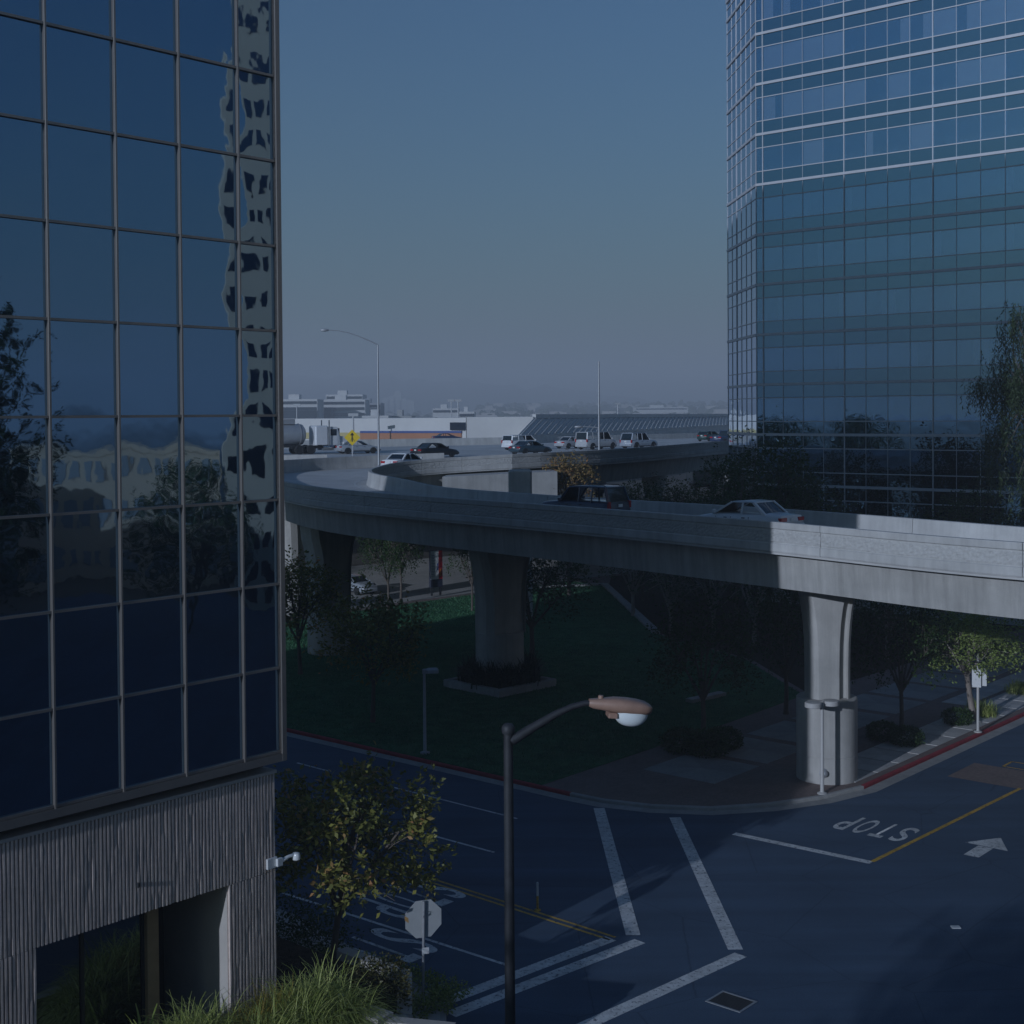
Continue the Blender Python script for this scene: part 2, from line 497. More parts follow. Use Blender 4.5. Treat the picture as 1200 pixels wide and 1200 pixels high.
g = MB(); g.add([(-9000, -3000, -0.05), (9000, -3000, -0.05), (9000, 12000, -0.05), (-9000, 12000, -0.05)], [(0, 1, 2, 3)])
struct(g.build('ground', M_GROUND))
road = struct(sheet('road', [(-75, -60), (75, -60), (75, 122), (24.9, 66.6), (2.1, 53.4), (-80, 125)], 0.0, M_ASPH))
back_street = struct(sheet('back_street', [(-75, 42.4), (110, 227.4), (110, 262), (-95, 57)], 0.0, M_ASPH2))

kerbB0 = Vector((2.17, 53.3, 0))
kerb_pts = [kerbB0 + BX * 46.9, kerbB0 + BX * 20, kerbB0, Vector((3.4, 52.35, 0)), Vector((5.2, 51.55, 0)), Vector((7.4, 51.2, 0)), Vector((9.7, 51.65, 0)),
            Vector((11.9, 52.6, 0)), Vector((13.9, 54.0, 0)), Vector((18.7, 59.5, 0)), Vector((25.0, 66.7, 0)), Vector((70, 118.5, 0))]

def offset_poly(pts, d):
    out = []
    for i, p in enumerate(pts):
        t = (pts[min(i + 1, len(pts) - 1)] - pts[max(i - 1, 0)]); t.z = 0; t.normalize()
        out.append(p + Vector((-t.y, t.x, 0)) * d)
    return out

# the far block: brick-paved plaza corner, lawn behind
k_in = offset_poly(kerb_pts, 0.15)
plaza = struct(MB().prism([(p.x, p.y) for p in k_in] + [(70, 187), (7, 124), (-10.7, 106.7)], -0.2, 0.13).build('plaza', M_BRICK))
def kerb_piece(pts, m, name, parent, z=0.14):
    i2 = offset_poly(pts, 0.16)
    rings = []
    for p, q in zip(pts, i2):
        e = (q - p).normalized()
        rings.append([tuple(p + Vector((0, 0, -0.1))), tuple(p + e * 0.0 + Vector((0, 0, z - 0.03))), tuple(p + e * 0.03 + Vector((0, 0, z))), tuple(q + Vector((0, 0, z))), tuple(q + Vector((0, 0, -0.1)))])
    return MB().loft(rings).build(name, m, parent, smooth=40)
kerb_piece(kerb_pts[:3], M_RED, 'kerb_stone', plaza)
kerb_piece(kerb_pts[2:9], M_KERB, 'kerb_stone', plaza)
kerb_piece(kerb_pts[8:], M_RED, 'kerb_stone', plaza)
# gutter strip
def strip(pts, d0, d1, z, m, name, parent):
    a, b = offset_poly(pts, d0), offset_poly(pts, d1)
    mb = MB()
    vs = []
    for p, q in zip(a, b): vs += [(p.x, p.y, z), (q.x, q.y, z)]
    mb.add(vs, [(2 * i, 2 * i + 1, 2 * i + 3, 2 * i + 2) for i in range(len(a) - 1)])
    me = mb.mesh(name)
    if me.polygons[0].normal.z < 0: me.flip_normals()
    return link_mesh(name, me, m, parent)
strip(kerb_pts, 0.0, -0.55, 0.006, M_KERB, 'gutter', road)

# paving slabs of the plaza: big pads with brick bands between, on the street grid
slab_me = {}
def slab(cx, cy, w, d, parent, rot=GA, z=0.13, th=0.022, m=None):
    key = (round(w, 2), round(d, 2))
    if key not in slab_me:
        slab_me[key] = MB().cbox(-w / 2, w / 2, -d / 2, d / 2, -0.02, th, 0.008).mesh('paving_slab')
    o = link_mesh('paving_slab', slab_me[key], m or M_SLAB, parent)
    o.location = (cx, cy, z + rnd.uniform(-0.002, 0.002)); o.rotation_euler = (0, 0, -rot)
    return o
o0 = Vector((7.2, 56.2, 0))
for i in range(0, 9):
    for j in range(-7, 3):
        c = o0 + AX * (i * 4.1 + 1.0) - BX * (-j * 4.1)
        # keep inside the plaza: behind the kerb and right of the lawn edge
        d_l = (c - Vector((1.73, 55.4, 0))).dot(-BX)
        dk = (c - Vector((13.9, 54.0, 0))).dot(BX)
        if d_l > 3.0 and dk > 4.6 and c.y < 96 and (c - Vector((7.4, 51.2, 0))).length > 5.2:
            slab(c.x, c.y, 3.5, 3.5, plaza, m=M_PAD_SHADE)
for i in range(0, 26):            # sidewalk slabs along the red kerb
    c = Vector((13.9, 54.0, 0)) + AX * (1.2 + i * 1.95) + BX * 1.55
    slab(c.x, c.y, 2.1, 1.84, plaza)
for i in range(0, 20):
    c = Vector((13.9, 54.0, 0)) + AX * (8.2 + i * 1.95) + BX * 3.55
    if i > 4: slab(c.x, c.y, 1.3, 1.84, plaza)

_k0, _k1 = kerbB0 + BX * 44.5 + AX * .2, kerbB0 + BX * 1.6 + AX * .2
lawn_poly = [(_k0.x, _k0.y), (_k1.x, _k1.y), (9.5, 64.3), (15.2, 71.5), (14.0, 82), (9.6, 92), (7.9, 118), (4.8, 121.2)]
lawn = struct(MB().prism(lawn_poly, 0.0, 0.16).build('lawn', M_LAWN))
mulch = struct(MB().prism([(15.6, 72), (22, 79), (60, 121), (60, 175), (9, 124.5), (8.3, 118), (10.0, 92), (14.4, 82)], 0.0, 0.15).build('planting_bed', M_MULCH))
e1, e2 = Vector((9.55, 92, 0)), Vector((7.85, 118, 0))
MB().add([], []).bar(e1 + Vector((0.1, 0, 0.2)), e2 + Vector((0.1, 0, 0.2)), 0.55, 0.3).build('edging_kerb', M_KERB, lawn)
MB().bar(Vector((9.0, 69.8, 0.2)), Vector((11.0, 71.6, 0.2)), 0.5, 0.28).build('edging_kerb', M_KERB, lawn)
MB().bar(Vector((7.9, 118.2, 0.2)), Vector((-1, 115.6, 0.2)), 0.4, 0.26).build('edging_kerb', M_KERB, lawn)

# near block: the tower's pavement
nb = [Vector((-46, 74.5, 0)), Vector((-6.6, 40.5, 0)), Vector((-2.7, 35.6, 0)), Vector((-1.75, 34.2, 0)), Vector((-1.7, 32.8, 0)), Vector((-2.6, 30.8, 0)), Vector((-22.3, 8.2, 0)), Vector((-60, -35, 0))]
near_pave = struct(MB().prism([(p.x, p.y) for p in offset_poly(nb, -0.15)] + [(-95, 10), (-80, 60)], -0.2, 0.13).build('pavement', M_SLAB))
kerb_piece(nb[::-1], M_KERB, 'kerb_stone', near_pave)

# road markings (sheets a few millimetres above the asphalt)
def mark(name, px0, px1, w, m=None, z=0.006, parent=None, pts=None):
    p, q = (at(*px0), at(*px1)) if pts is None else pts
    t = (q - p).normalized(); n = Vector((-t.y, t.x, 0)) * w / 2
    o = sheet(name, [p - n, q - n, q + n, p + n], z, m or M_WHITE, parent or road)
    return o
mark('crosswalk_line', (702, 947), (742, 1096), 0.42)
mark('crosswalk_line', (791, 958), (862, 1113), 0.42)
mark('crosswalk_line', (528, 1189), (750, 1103), 0.42)
mark('crosswalk_line', (655, 1216), (868, 1119), 0.42)
mark('stop_line', (506, 1180), (716, 1100), 0.42)
mark('stop_line', (860, 977), (1021, 1011), 0.32)
mark('lane_line', (460, 922.5), (591, 955.5), 0.11)
mark('lane_line', (591.5, 955.8), (606, 959.5), 0.11)
mark('lane_line', (484, 973), (579, 999), 0.12)
mark('lane_line', (348, 894), (384, 903.5), 0.11)
for dx in (-0.13, 0.13):
    a, b = at(409, 1001), at(718, 1100)
    t = (b - a).normalized(); n = Vector((-t.y, t.x, 0)) * dx
    mark('centre_line', None, None, 0.1, M_YELL, parent=road, pts=(a + n, b + n))
mark('lane_line', (330, 1046), (597, 1132), 0.12)
mark('lane_line', (1022, 1010), (1196, 924), 0.16, M_YELL, z=0.010)
ar = at(1153, 994)
arrow = MB()
def loc2(p, along, side): return (p.x + AX.x * along + BX.x * side, p.y + AX.y * along + BX.y * side)
arrow_pts = [loc2(ar, -1.1, -0.26), loc2(ar, 0.15, -0.26), loc2(ar, 0.15, 0.26), loc2(ar, -1.1, 0.26)]
sheet('arrow_shaft', arrow_pts, 0.006, M_WHITE, road)
sheet('arrow_head', [loc2(ar, 0.2, -0.75), loc2(ar, 1.5, 0), loc2(ar, 0.2, 0.75)], 0.006, M_WHITE, road)
# litter
lp = at(1120, 1087)
tag(MB().cbox(lp.x - .13, lp.x + .13, lp.y - .1, lp.y + .1, 0.002, 0.03, 0.008).build('scrap_of_paper', M_PLATE), 'small white scrap of paper lying on the dark asphalt', 'litter')

# word markings
def word(text, c, up, width, length, parent):
    up = Vector(up).normalized(); right = Vector((up.y, -up.x, 0))
    n = len(text)
    pitch = width / (n - 0.2)
    for i, ch in enumerate(text):
        cu = bpy.data.curves.new('letter', 'FONT'); cu.body = ch; cu.align_x = 'CENTER'; cu.size = 1.0; cu.offset = 0.012
        tmp = bpy.data.objects.new('letter_tmp', cu); COL.objects.link(tmp)
        me = bpy.data.meshes.new_from_object(tmp.evaluated_get(bpy.context.evaluated_depsgraph_get()))
        bpy.data.objects.remove(tmp)
        xs = [v.co.x for v in me.vertices]; ys = [v.co.y for v in me.vertices]
        sx = pitch * 0.72 / (max(xs) - min(xs)); sy = length / (max(ys) - min(ys))
        mx, my = (max(xs) + min(xs)) / 2, (max(ys) + min(ys)) / 2
        o = c + right * ((i - (n - 1) / 2) * pitch)
        for v in me.vertices:
            a, b = (v.co.x - mx) * sx, (v.co.y - my) * sy
            v.co = Vector((o.x + right.x * a + up.x * b, o.y + right.y * a + up.y * b, 0.007))
        me.update()
        if me.polygons and me.polygons[0].normal.z < 0: me.flip_normals()
        me.materials.clear()
        link_mesh('stop_letter', me, M_WHITE, parent)
word('STOP', at(1026, 971), -AX, 2.75, 1.85, road)
word('STOP', Vector((-3.3, 42.15, 0)), -BX, 2.9, 2.6, road)
word('STOP', Vector((-3.95, 37.85, 0)), -BX, 2.9, 2.6, road)

# brick crossing and yellow-framed pads at the right edge
c0 = at(1088, 904.5); 
def ab(p, a, b): return (p.x + AX.x * a + BX.x * b, p.y + AX.y * a + BX.y * b)
sheet('brick_crossing', [ab(c0, -0.2, -0.9), ab(c0, 2.6, -0.9), ab(c0, 2.6, -14), ab(c0, -0.2, -14)], 0.008, M_BRICK, road)
for i in range(6):
    b0 = -2.0 - i * 1.25
    for (a0, a1, q0, q1) in ((2.75, 2.85, b0, b0 - 1.25), (3.75, 3.85, b0, b0 - 1.25), (2.75, 3.85, b0, b0 - 0.1)):
        sheet('hatch_line', [ab(c0, a0, q0), ab(c0, a1, q0), ab(c0, a1, q1), ab(c0, a0, q1)], 0.012, M_YELL, road)

# drain grate
gp = at(857, 1174)
gr = empty('drain_grate', (gp.x, gp.y, 0), -GA, 'square iron drain grate set in the asphalt beside the crosswalk', 'grate')
fr = MB()
for (x0, x1, y0, y1) in ((-.52, .52, -.42, -.36), (-.52, .52, .36, .42), (-.52, -.46, -.36, .36), (.46, .52, -.36, .36)): fr.box(x0, x1, y0, y1, 0.003, 0.018)
fr.build('frame', M_GALV, gr)
MB().box(-.46, .46, -.36, .36, 0.002, 0.005).build('pit', M_DARK, gr)
for i in range(11):
    MB().box(-.455, .455, -.33 + i * .066 - .016, -.33 + i * .066 + .016, 0.006, 0.013).build('slat', M_TRIM, gr)

# ------------------------------------------------------------------ left mirror-glass tower
C0 = Vector((-5.4, 31.6, 0))
TW = empty('glass_office_tower', C0, R(90) - GA, 'mirror-glass office tower on a ribbed tan concrete base', 'building')
TH, TD, TWID = 48.9, 30.0, 35.5
Z0, ROW = 7.22, 1.95
cols = [0.0, 1.09] + [1.09 + 1.575 * k for k in range(1, 19)]
NPC, NPR = 8, 11                                 # columns and rows built pane by pane
# glass panes, gently pillowed
def pane_mesh(w, h, a, n=10, seed=0):
    r_ = random.Random(seed); b = MB(); vs = []; fs = []
    ph = [r_.uniform(0, 6.28) for _ in range(4)]
    for j in range(n + 1):
        for i in range(n + 1):
            u, v = i / n * 2 - 1, j / n * 2 - 1
            e = (1 - u * u) * (1 - v * v)
            d = a * e + 0.0009 * e * (math.sin(3.1 * u + ph[0]) * math.sin(2.3 * v + ph[1]) + 0.5 * math.sin(6 * v + ph[2]))
            vs.append((u * w / 2, -d, v * h / 2))
    for j in range(n):
        for i in range(n):
            k = j * (n + 1) + i
            fs.append((k, k + 1, k + n + 2, k + n + 1))
    b.add(vs, fs)
    return b.mesh('glass_pane', 80)
pm = {}
for c in range(NPC):
    w = cols[c + 1] - cols[c]
    for r in range(NPR):
        key = (round(w, 2), rnd.randrange(5))
        if key not in pm: pm[key] = pane_mesh(w - 0.05, ROW - 0.05, (0.0035, -0.0025, 0.0045, 0.002, -0.0035)[key[1]], seed=key[1] + int(w * 100))
        o = link_mesh('glass_pane', pm[key], M_TGLASS, TW)
        o.location = (-(cols[c] + w / 2), 0.035, Z0 + ROW * (r + 0.5))
        o.rotation_euler = (R(rnd.uniform(-.12, .12)), 0, R(rnd.uniform(-.12, .12)))
xe = cols[NPC]; ze = Z0 + ROW * NPR
b = MB(); b.box(-TD, -xe, 0.03, 0.06, Z0, TH).box(-xe, -0.04, 0.03, 0.06, ze, TH)
b.box(-0.06, -0.03, 0.06, TWID, Z0, TH).box(-TD, -0.06, TWID - .05, TWID - .03, Z0, TH).box(-TD + .02, -TD + .05, 0.06, TWID - .06, Z0, TH)
tag(b.build('upper_glass', M_TGLASS2, TW), kind='stuff')
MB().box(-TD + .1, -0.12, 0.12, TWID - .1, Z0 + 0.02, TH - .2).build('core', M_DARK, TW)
MB().box(-TD - .05, 0.06, -0.06, TWID + .05, TH, TH + 0.5).build('roof_coping', M_ALU, TW)
MB().box(-TD, -0.5, TWID, 37.5, 0, 25.0).build('shadow_wing', M_TGLASS2, TW)  # unseen wing added to hold the left edge of the tower's shadow
# mullions
for k, c in enumerate(cols):
    w = 0.052 if k else 0.10
    MB().cbox(-c - w / 2, -c + w / 2, -0.055, 0.03, Z0 - 0.12, TH, 0.006).build('mullion', M_ALU, TW)
nrow = int((TH - Z0) / ROW)
for r in range(nrow + 1):
    z = Z0 + ROW * r
    MB().box(-TD, -0.06, -0.032, 0.028, z - 0.027, z + 0.027).build('transom', M_ALU, TW)
    MB().box(-0.03, 0.012, 0.1, TWID, z - 0.03, z + 0.03).build('transom', M_ALU, TW)
for k in range(1, 22):
    MB().box(-0.03, 0.02, k * 1.575 - .03, k * 1.575 + .03, Z0, TH).build('mullion', M_ALU, TW)
MB().cbox(-0.05, 0.09, -0.08, 0.12, Z0 - 0.22, TH, 0.01).build('corner_post', M_ALU, TW)
MB().box(-TD, 0.07, -0.075, 0.3, Z0 - 0.22, Z0 - 0.04).build('sill_fascia', M_ALU, TW)
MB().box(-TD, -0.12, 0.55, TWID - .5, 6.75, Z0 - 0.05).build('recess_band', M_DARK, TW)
MB().box(-TD, -0.05, 0.12, 0.6, Z0 - 0.14, Z0 - 0.1).build('soffit', M_DARK, TW)
# ribbed concrete base
BZ, OT, OL, OR_ = 6.72, 4.45, 6.2, 1.5       # top of base, top of opening, left and right jamb (distance from corner)
def ribs(x0, x1, z0, z1, name):
    """fluted concrete face: back slab and broken-edged ribs"""
    b = MB(); b.box(x0, x1, 0.14, 0.5, z0, z1)
    n = int((x1 - x0) / 0.088); pitch = (x1 - x0) / n
    for i in range(n):
        xc = x0 + (i + 0.5) * pitch
        segs = max(2, int((z1 - z0) / 0.35))
        rings = []
        for s_ in range(segs + 1):
            z = z0 + (z1 - z0) * s_ / segs
            h = 0.027 + rnd.uniform(-0.002, 0.001); d = 0.086 + (rnd.uniform(0, 0.03) if rnd.random() < 0.06 else rnd.uniform(-0.002, 0.002))
            rings.append([(xc - h, 0.145, z), (xc - h * 0.85, d, z), (xc + h * 0.85, d + rnd.uniform(-.002, .002), z), (xc + h, 0.145, z)])
        b.loft(rings)
    return b.build(name, M_TAN, TW)
for (x0, x1) in ((-2.9, -0.14), (-5.66, -2.915), (-8.42, -5.675), (-13.0, -8.435)):
    ribs(x0, x1, OT, BZ, 'ribbed_panel')
ribs(-OR_, -0.14, 0.1, OT - 0.012, 'ribbed_panel')
ribs(-9.2, -OL, 0.1, OT - 0.012, 'ribbed_panel')
ribs(-13.0, -9.215, 0.1, OT - 0.012, 'ribbed_panel')
MB().box(-13.0, -0.11, 0.06, 0.52, BZ, BZ + 0.07).build('base_coping', M_SMOOTH, TW)
MB().box(-TD, -13.02, 0.1, 0.5, 0.1, BZ).build('base_wall', M_TAN, TW)
MB().box(-0.5, -0.12, 0.5, TWID, 0.1, BZ).build('side_wall', M_TAN, TW)
MB().box(-OR_, -OR_ + 0.25, 0.5, 2.6, 0.1, OT).build('jamb_wall', M_SMOOTH, TW)
MB().box(-OR_ - 0.006, -OR_ + 0.02, 0.15, 0.5, 0.12, OT - 0.02).build('jamb_lining', M_SMOOTH, TW)
MB().box(-OL - 0.25, -OL - 0.003, 0.5, 2.6, 0.1, OT).build('jamb_wall', M_SMOOTH, TW)
MB().box(-OL, -OR_, 0.5, 2.6, OT - 0.0, OT + 0.1).build('soffit', M_SMOOTH, TW)
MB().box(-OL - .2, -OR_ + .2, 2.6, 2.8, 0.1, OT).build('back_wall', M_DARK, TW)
MB().cbox(-3.2, -2.9, 0.75, 1.05, 0.1, OT - 0.004, 0.01).build('column', mat('tan_column', (0.36, 0.25, 0.13), 0.7, 0.1, 4.0), TW)
M_SHOP = mirror_glass('entrance_glass', (0.09, 0.12, 0.15), 0.01, 0.012, 0.8)
for i in range(2):
    MB().box(-OL + 0.02 + i * 1.5, -OL + 1.44 + i * 1.5, 0.9, 0.93, 0.15, OT - 0.02).build('glass_pane', M_SHOP, TW)
    MB().box(-OL + 1.44 + i * 1.5, -OL + 1.52 + i * 1.5, 0.86, 0.97, 0.12, OT - 0.01).build('mullion', M_TRIM, TW)
# small weatherproof box and the white floodlight camera on the corner
MB().cbox(-3.9, -3.84, 0.02, 0.09, 5.05, 5.14, 0.006).build('vent_cap', M_TRIM, TW)
cw = paint('camera_white', (0.72, 0.72, 0.70), 0.45)
q = C0 + AX * -0.3 - (-BX) * 0.0
sc_ = empty('wall_camera', C0 + AX * -0.14 + BX * 0.06 + Vector((0, 0, 4.62)), R(90) - GA, 'white security camera on an arm at the corner of the ribbed concrete wall', 'camera')
sc_.scale = (.72, .8, .8)
MB().cbox(-0.42, -0.02, -0.06, 0.02, -0.1, 0.2, 0.01).build('mounting_box', cw, sc_)
MB().cbox(-0.1, 0.12, -0.16, -0.061, -0.06, 0.16, 0.01).build('bracket', cw, sc_)
MB().tube([(0.1, -0.1, 0.05), (0.35, -0.12, 0.12), (0.55, -0.14, 0.14), (0.62, -0.15, 0.1)], [0.06, 0.055, 0.05, 0.05], 10).build('arm', cw, sc_, 40)
MB().lathe([(0.02, 0.14), (0.1, 0.12), (0.13, 0.06), (0.13, -0.06), (0.10, -0.09), (0.02, -0.1)], 16, (0.66, -0.16, 0.06)).build('camera_dome', cw, sc_, 40)

# unseen building under the viewpoint, added to shade the street on the right
RD = empty('shading_building', (-3, -45, 0), 0, 'unseen low concrete building below the viewpoint, added to shade the street', 'building')
MB().box(0, 72, 0, 46, 0, 12.4).build('storeys', M_GIRD, RD)
MB().box(0, 72, 45.6, 46.0, 12.42, 13.2).build('roof_parapet', M_CONC, RD)
for i in range(4): MB().box(1, 71, 45.95, 46.02, 1.2 + i * 2.9, 2.7 + i * 2.9).build('deck_opening', M_DARK, RD)

# ------------------------------------------------------------------ right office block
K0 = Vector((19.4, 108.0, 0))
OB = empty('office_block', K0, -GA - R(0.5), 'large office block with bands of white-framed blue glass and a chamfered corner', 'building')
BAND0, FLR = 13.3, 3.93
MOD = 1.75
ocols = [0.0, 0.6] + [0.6 + MOD * k for k in range(1, 14)]
OTOP = 50.2
OW = 44.0
M_BLIND = mat('office_blind', (0.75, 0.70, 0.66), 0.8, 0.05, 1.0)
M_INT = mat('office_interior', (0.10, 0.10, 0.11), 0.8, 0.2, 1.0)
M_CEIL = mat('office_ceiling', (0.4, 0.4, 0.4), 0.8, 0.1, 1.0)
vis_me, spa_me = {}, {}
floors = list(range(-1, 10))
for k in range(-3, 10):
    zb = BAND0 + FLR * k
    MB().box(-0.02, OW, -0.10, 0.0, zb - 0.1, zb + 0.1).build('floor_band', M_ALUW, OB)
    MB().box(0.2, OW - .2, 0.45, 7.0, zb - 0.3, zb + 0.3).build('floor_slab', M_INT, OB)
    for dz in (1.03, 2.87):
        if zb + dz < OTOP: MB().box(0, OW, -0.045, 0.0, zb + dz - 0.035, zb + dz + 0.035).build('transom', M_ALUW, OB)
for c in range(len(ocols) - 1):
    w = ocols[c + 1] - ocols[c]; xc = (ocols[c] + ocols[c + 1]) / 2
    kw = round(w, 2)
    if kw not in vis_me:
        vis_me[kw] = MB().box(-w / 2 + .015, w / 2 - .015, 0.0, 0.014, -0.905, 0.905).mesh('vision_pane')
        spa_me[kw] = MB().box(-w / 2 + .015, w / 2 - .015, 0.0, 0.014, -0.45, 0.45).mesh('spandrel_pane')
    for k in floors:
        zb = BAND0 + FLR * k
        for (nm, me_, mt, dz) in (('vision_pane', vis_me[kw], M_OGLASS, 1.95), ('spandrel_pane', spa_me[kw], M_OSPAN, 0.55), ('spandrel_pane', spa_me[kw], M_OSPAN, 3.37)):
            if zb + dz > OTOP - .3: continue
            o = link_mesh(nm, me_, mt, OB)
            o.location = (xc, 0.003, zb + dz)
            o.rotation_euler = (R(rnd.uniform(-.10, .10)), 0, R(rnd.uniform(-.12, .12)))
        # blinds behind the panes, drawn to different widths
        if zb + 1.95 < OTOP - 1 and w > 1:
            f = rnd.choice((0, 1, 1, 1, 0.6, 0.45, 0, 1)) if k > 5 else rnd.choice((0, 0, 1, 0.3, 0))
            if k == 8: f = rnd.choice((1, 1, 0.5, 0.35, 0.15))
            if f:
                s0 = -w / 2 + .04 if rnd.random() < .5 else w / 2 - .04 - f * (w - .08)
                MB().box(xc + s0, xc + s0 + f * (w - .08), 0.12, 0.15, zb + 1.06, zb + 2.84).build('blind', M_BLIND, OB)
MB().box(0.25, OW - .3, 3.2, 3.3, 0, OTOP - 1).build('inner_wall', M_INT, OB)
for c, x in enumerate(ocols):
    th = 0.075 if (c - 1) % 4 == 0 else 0.028
    MB().box(x - th / 2, x + th / 2, -0.062 if th > .05 else -0.04, 0.002, 1.5, OTOP).build('mullion', M_ALUW, OB)
# beyond the frame: same wall, joined
b = MB(); x1 = ocols[-1]
b.box(x1, OW, 0.003, 0.02, 1.5, OTOP)
b.box(0.0, x1, 0.003, 0.02, 1.5, BAND0 - 1.0 * FLR - 0.12)
tag(b.build('far_glazing', M_OSPAN, OB), kind='stuff')
b = MB()
for i in range(1, 12): b.box(x1 + i * MOD - .02, x1 + i * MOD + .02, -0.04, 0.001, 1.5, OTOP)
tag(b.build('far_mullions', M_ALUW, OB), kind='stuff')
MB().box(0.3, OW, 3.4, 26, 0, OTOP).build('core', M_INT, OB)
MB().box(0, OW, -0.12, 26, OTOP, OTOP + 0.5).build('roof_coping', M_ALUW, OB)
MB().box(0, OW, 0, 26, 0, 1.5).build('plinth', M_CONC, OB)
# chamfered corner face: built flat and turned 45 degrees
CH = empty('chamfer_face', (0, 0, 0), R(135)); CH.parent = OB
CL = 10.4
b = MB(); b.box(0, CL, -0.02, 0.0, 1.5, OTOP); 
tag(b.build('chamfer_glazing', mirror_glass('office_chamfer_bright_glass', (0.58, 0.70, 0.84), 0.012, 0.012, 0.5), CH), kind='stuff')  # paler than the front glass: bright sky reflection put into the colour
for k in range(-3, 10):
    zb = BAND0 + FLR * k
    MB().box(0.01, CL, 0.0, 0.10, zb - 0.1, zb + 0.1).build('floor_band', M_ALUW, CH)
    for dz in (1.03, 2.87):
        if zb + dz < OTOP: MB().box(0.01, CL, 0.0, 0.045, zb + dz - 0.035, zb + dz + 0.035).build('transom', M_ALUW, CH)
for i in range(7):
    x = 0.02 + i * CL / 6.05
    th = 0.07 if i in (0, 4) else 0.03
    MB().box(x - th / 2, x + th / 2, 0.0, 0.06 if th > .05 else 0.04, 1.5, OTOP).build('mullion', M_ALUW, CH)
MB().box(0, CL, -0.3, 0.12, OTOP, OTOP + .5).build('roof_coping', M_ALUW, CH)
b = MB(); b.prism([(-CL * .707 + .25, CL * .707 + .25), (-CL * .707 + .25, 26), (0.25, 26), (0.25, 0.4)], 0.0, OTOP - .01)
b.build('side_core', M_OSPAN, OB)
# ------------------------------------------------------------------ flyover ramp
PAIRS = [((62, 35.5, 10.2), (62, 43.5, 9.9)), ((42, 34.9, 10.4), (44, 42.8, 10.2)), ((27.5, 37.4, 10.55), (32, 44.4, 10.35)), ((16.7, 44.6, 10.7), (22.5, 50.5, 10.45)),
         ((9.9, 52.0, 10.85), (15.2, 58.6, 10.6)), ((5.2, 58.2, 10.85), (11.1, 65.0, 10.55)), ((0, 64.6, 10.85), (6.2, 72.2, 10.45)), ((-5.5, 71.2, 10.85), (0.8, 78.8, 10.45)),
         ((-10.3, 77.2, 10.9), (-4.3, 85.6, 10.5)), ((-13.9, 83.5, 11.0), (-7.2, 90.3, 10.8)), ((-17.0, 91.5, 11.2), (-9.3, 94.5, 10.95)), ((-19.3, 100, 11.35), (-10.2, 98.5, 11.05)),
         ((-19.3, 107.5, 11.45), (-10.1, 102.3, 11.15)), ((-16.5, 113, 11.5), (-8.6, 105.8, 11.4)), ((-11.5, 117.3, 11.6), (-5.2, 108.6, 11.6)), ((-6, 119.5, 11.7), (0, 110.8, 11.8))]

def catmull(pts, per):
    pts = [Vector(p) for p in pts]
    P = [pts[0] * 2 - pts[1]] + pts + [pts[-1] * 2 - pts[-2]]
    out = []
    for i in range(1, len(P) - 2):
        for k in range(per):
            t = k / per
            a, b, c, d = P[i - 1], P[i], P[i + 1], P[i + 2]
            out.append(0.5 * ((2 * b) + (c - a) * t + (2 * a - 5 * b + 4 * c - d) * t * t + (3 * b - a - 3 * c + d) * t ** 3))
    out.append(pts[-1])
    return out
PER = 8
OUT = catmull([p[0] for p in PAIRS], PER)
INN = catmull([p[1] for p in PAIRS], PER)
NP = len(OUT)
def tangents(path):
    ts = []
    for i in range(len(path)):
        t = path[min(i + 1, len(path) - 1)] - path[max(i - 1, 0)]; t.z = 0
        ts.append(t.normalized())
    return ts

RAMP = empty('flyover_ramp', (0, 0, 0), 0, 'curving concrete flyover ramp with patterned parapets, doubling back to the freeway', 'flyover')
PH = 1.0
# deck slab + box girder
rings, grings = [], []
for o, i in zip(OUT, INN):
    oz, iz = o.z - PH, i.z - PH
    e = (i - o); e.z = 0; e.normalize()
    rings.append([(o.x, o.y, oz - 0.24), (o.x, o.y, oz), (i.x, i.y, iz), (i.x, i.y, iz - 0.24)])
    go, gi = o + e * 0.55, i - e * 0.55
    grings.append([(go.x, go.y, oz - 0.24), (gi.x, gi.y, iz - 0.24), ((gi - e * .15).x, (gi - e * .15).y, iz - 1.62), ((go + e * .12).x, (go + e * .12).y, oz - 1.62)])
MB().loft(rings).build('deck', M_DECK, RAMP)
GSEG = 3 * PER
for s in range(0, NP - 1, GSEG):
    e_ = min(s + GSEG, NP - 1)
    MB().loft(grings[s:e_ + 1]).build('girder', M_GIRD, RAMP, smooth=30)
# deck edge line
def edge_line(path, tang, side, d, s0, s1, name, parent, w=0.12, m=None, z=None):
    vs = []
    for k in range(s0, s1 + 1):
        n = Vector((-tang[k].y, tang[k].x, 0)) * side
        o, i = OUT[k], INN[k]
        for dd in (d, d + w):
            p = path[k] + n * dd
            f = max(0.0, min(1.0, (p - o).dot(i - o) / (i - o).length_squared))
            vs.append((p.x, p.y, o.z * (1 - f) + i.z * f - PH + 0.008))
    b = MB(); b.add(vs, [(2 * i, 2 * i + 1, 2 * i + 3, 2 * i + 2) for i in range(len(vs) // 2 - 1)])
    return b.build(name, m or M_WHITE, parent)
TO, TI = tangents(OUT), tangents(INN)
edge_line(INN, TI, +1, 1.1, 2, NP - 14, 'edge_line', RAMP)
edge_line(OUT, TO, -1, 0.9, 2, NP - 3, 'edge_line', RAMP, m=M_YELL)

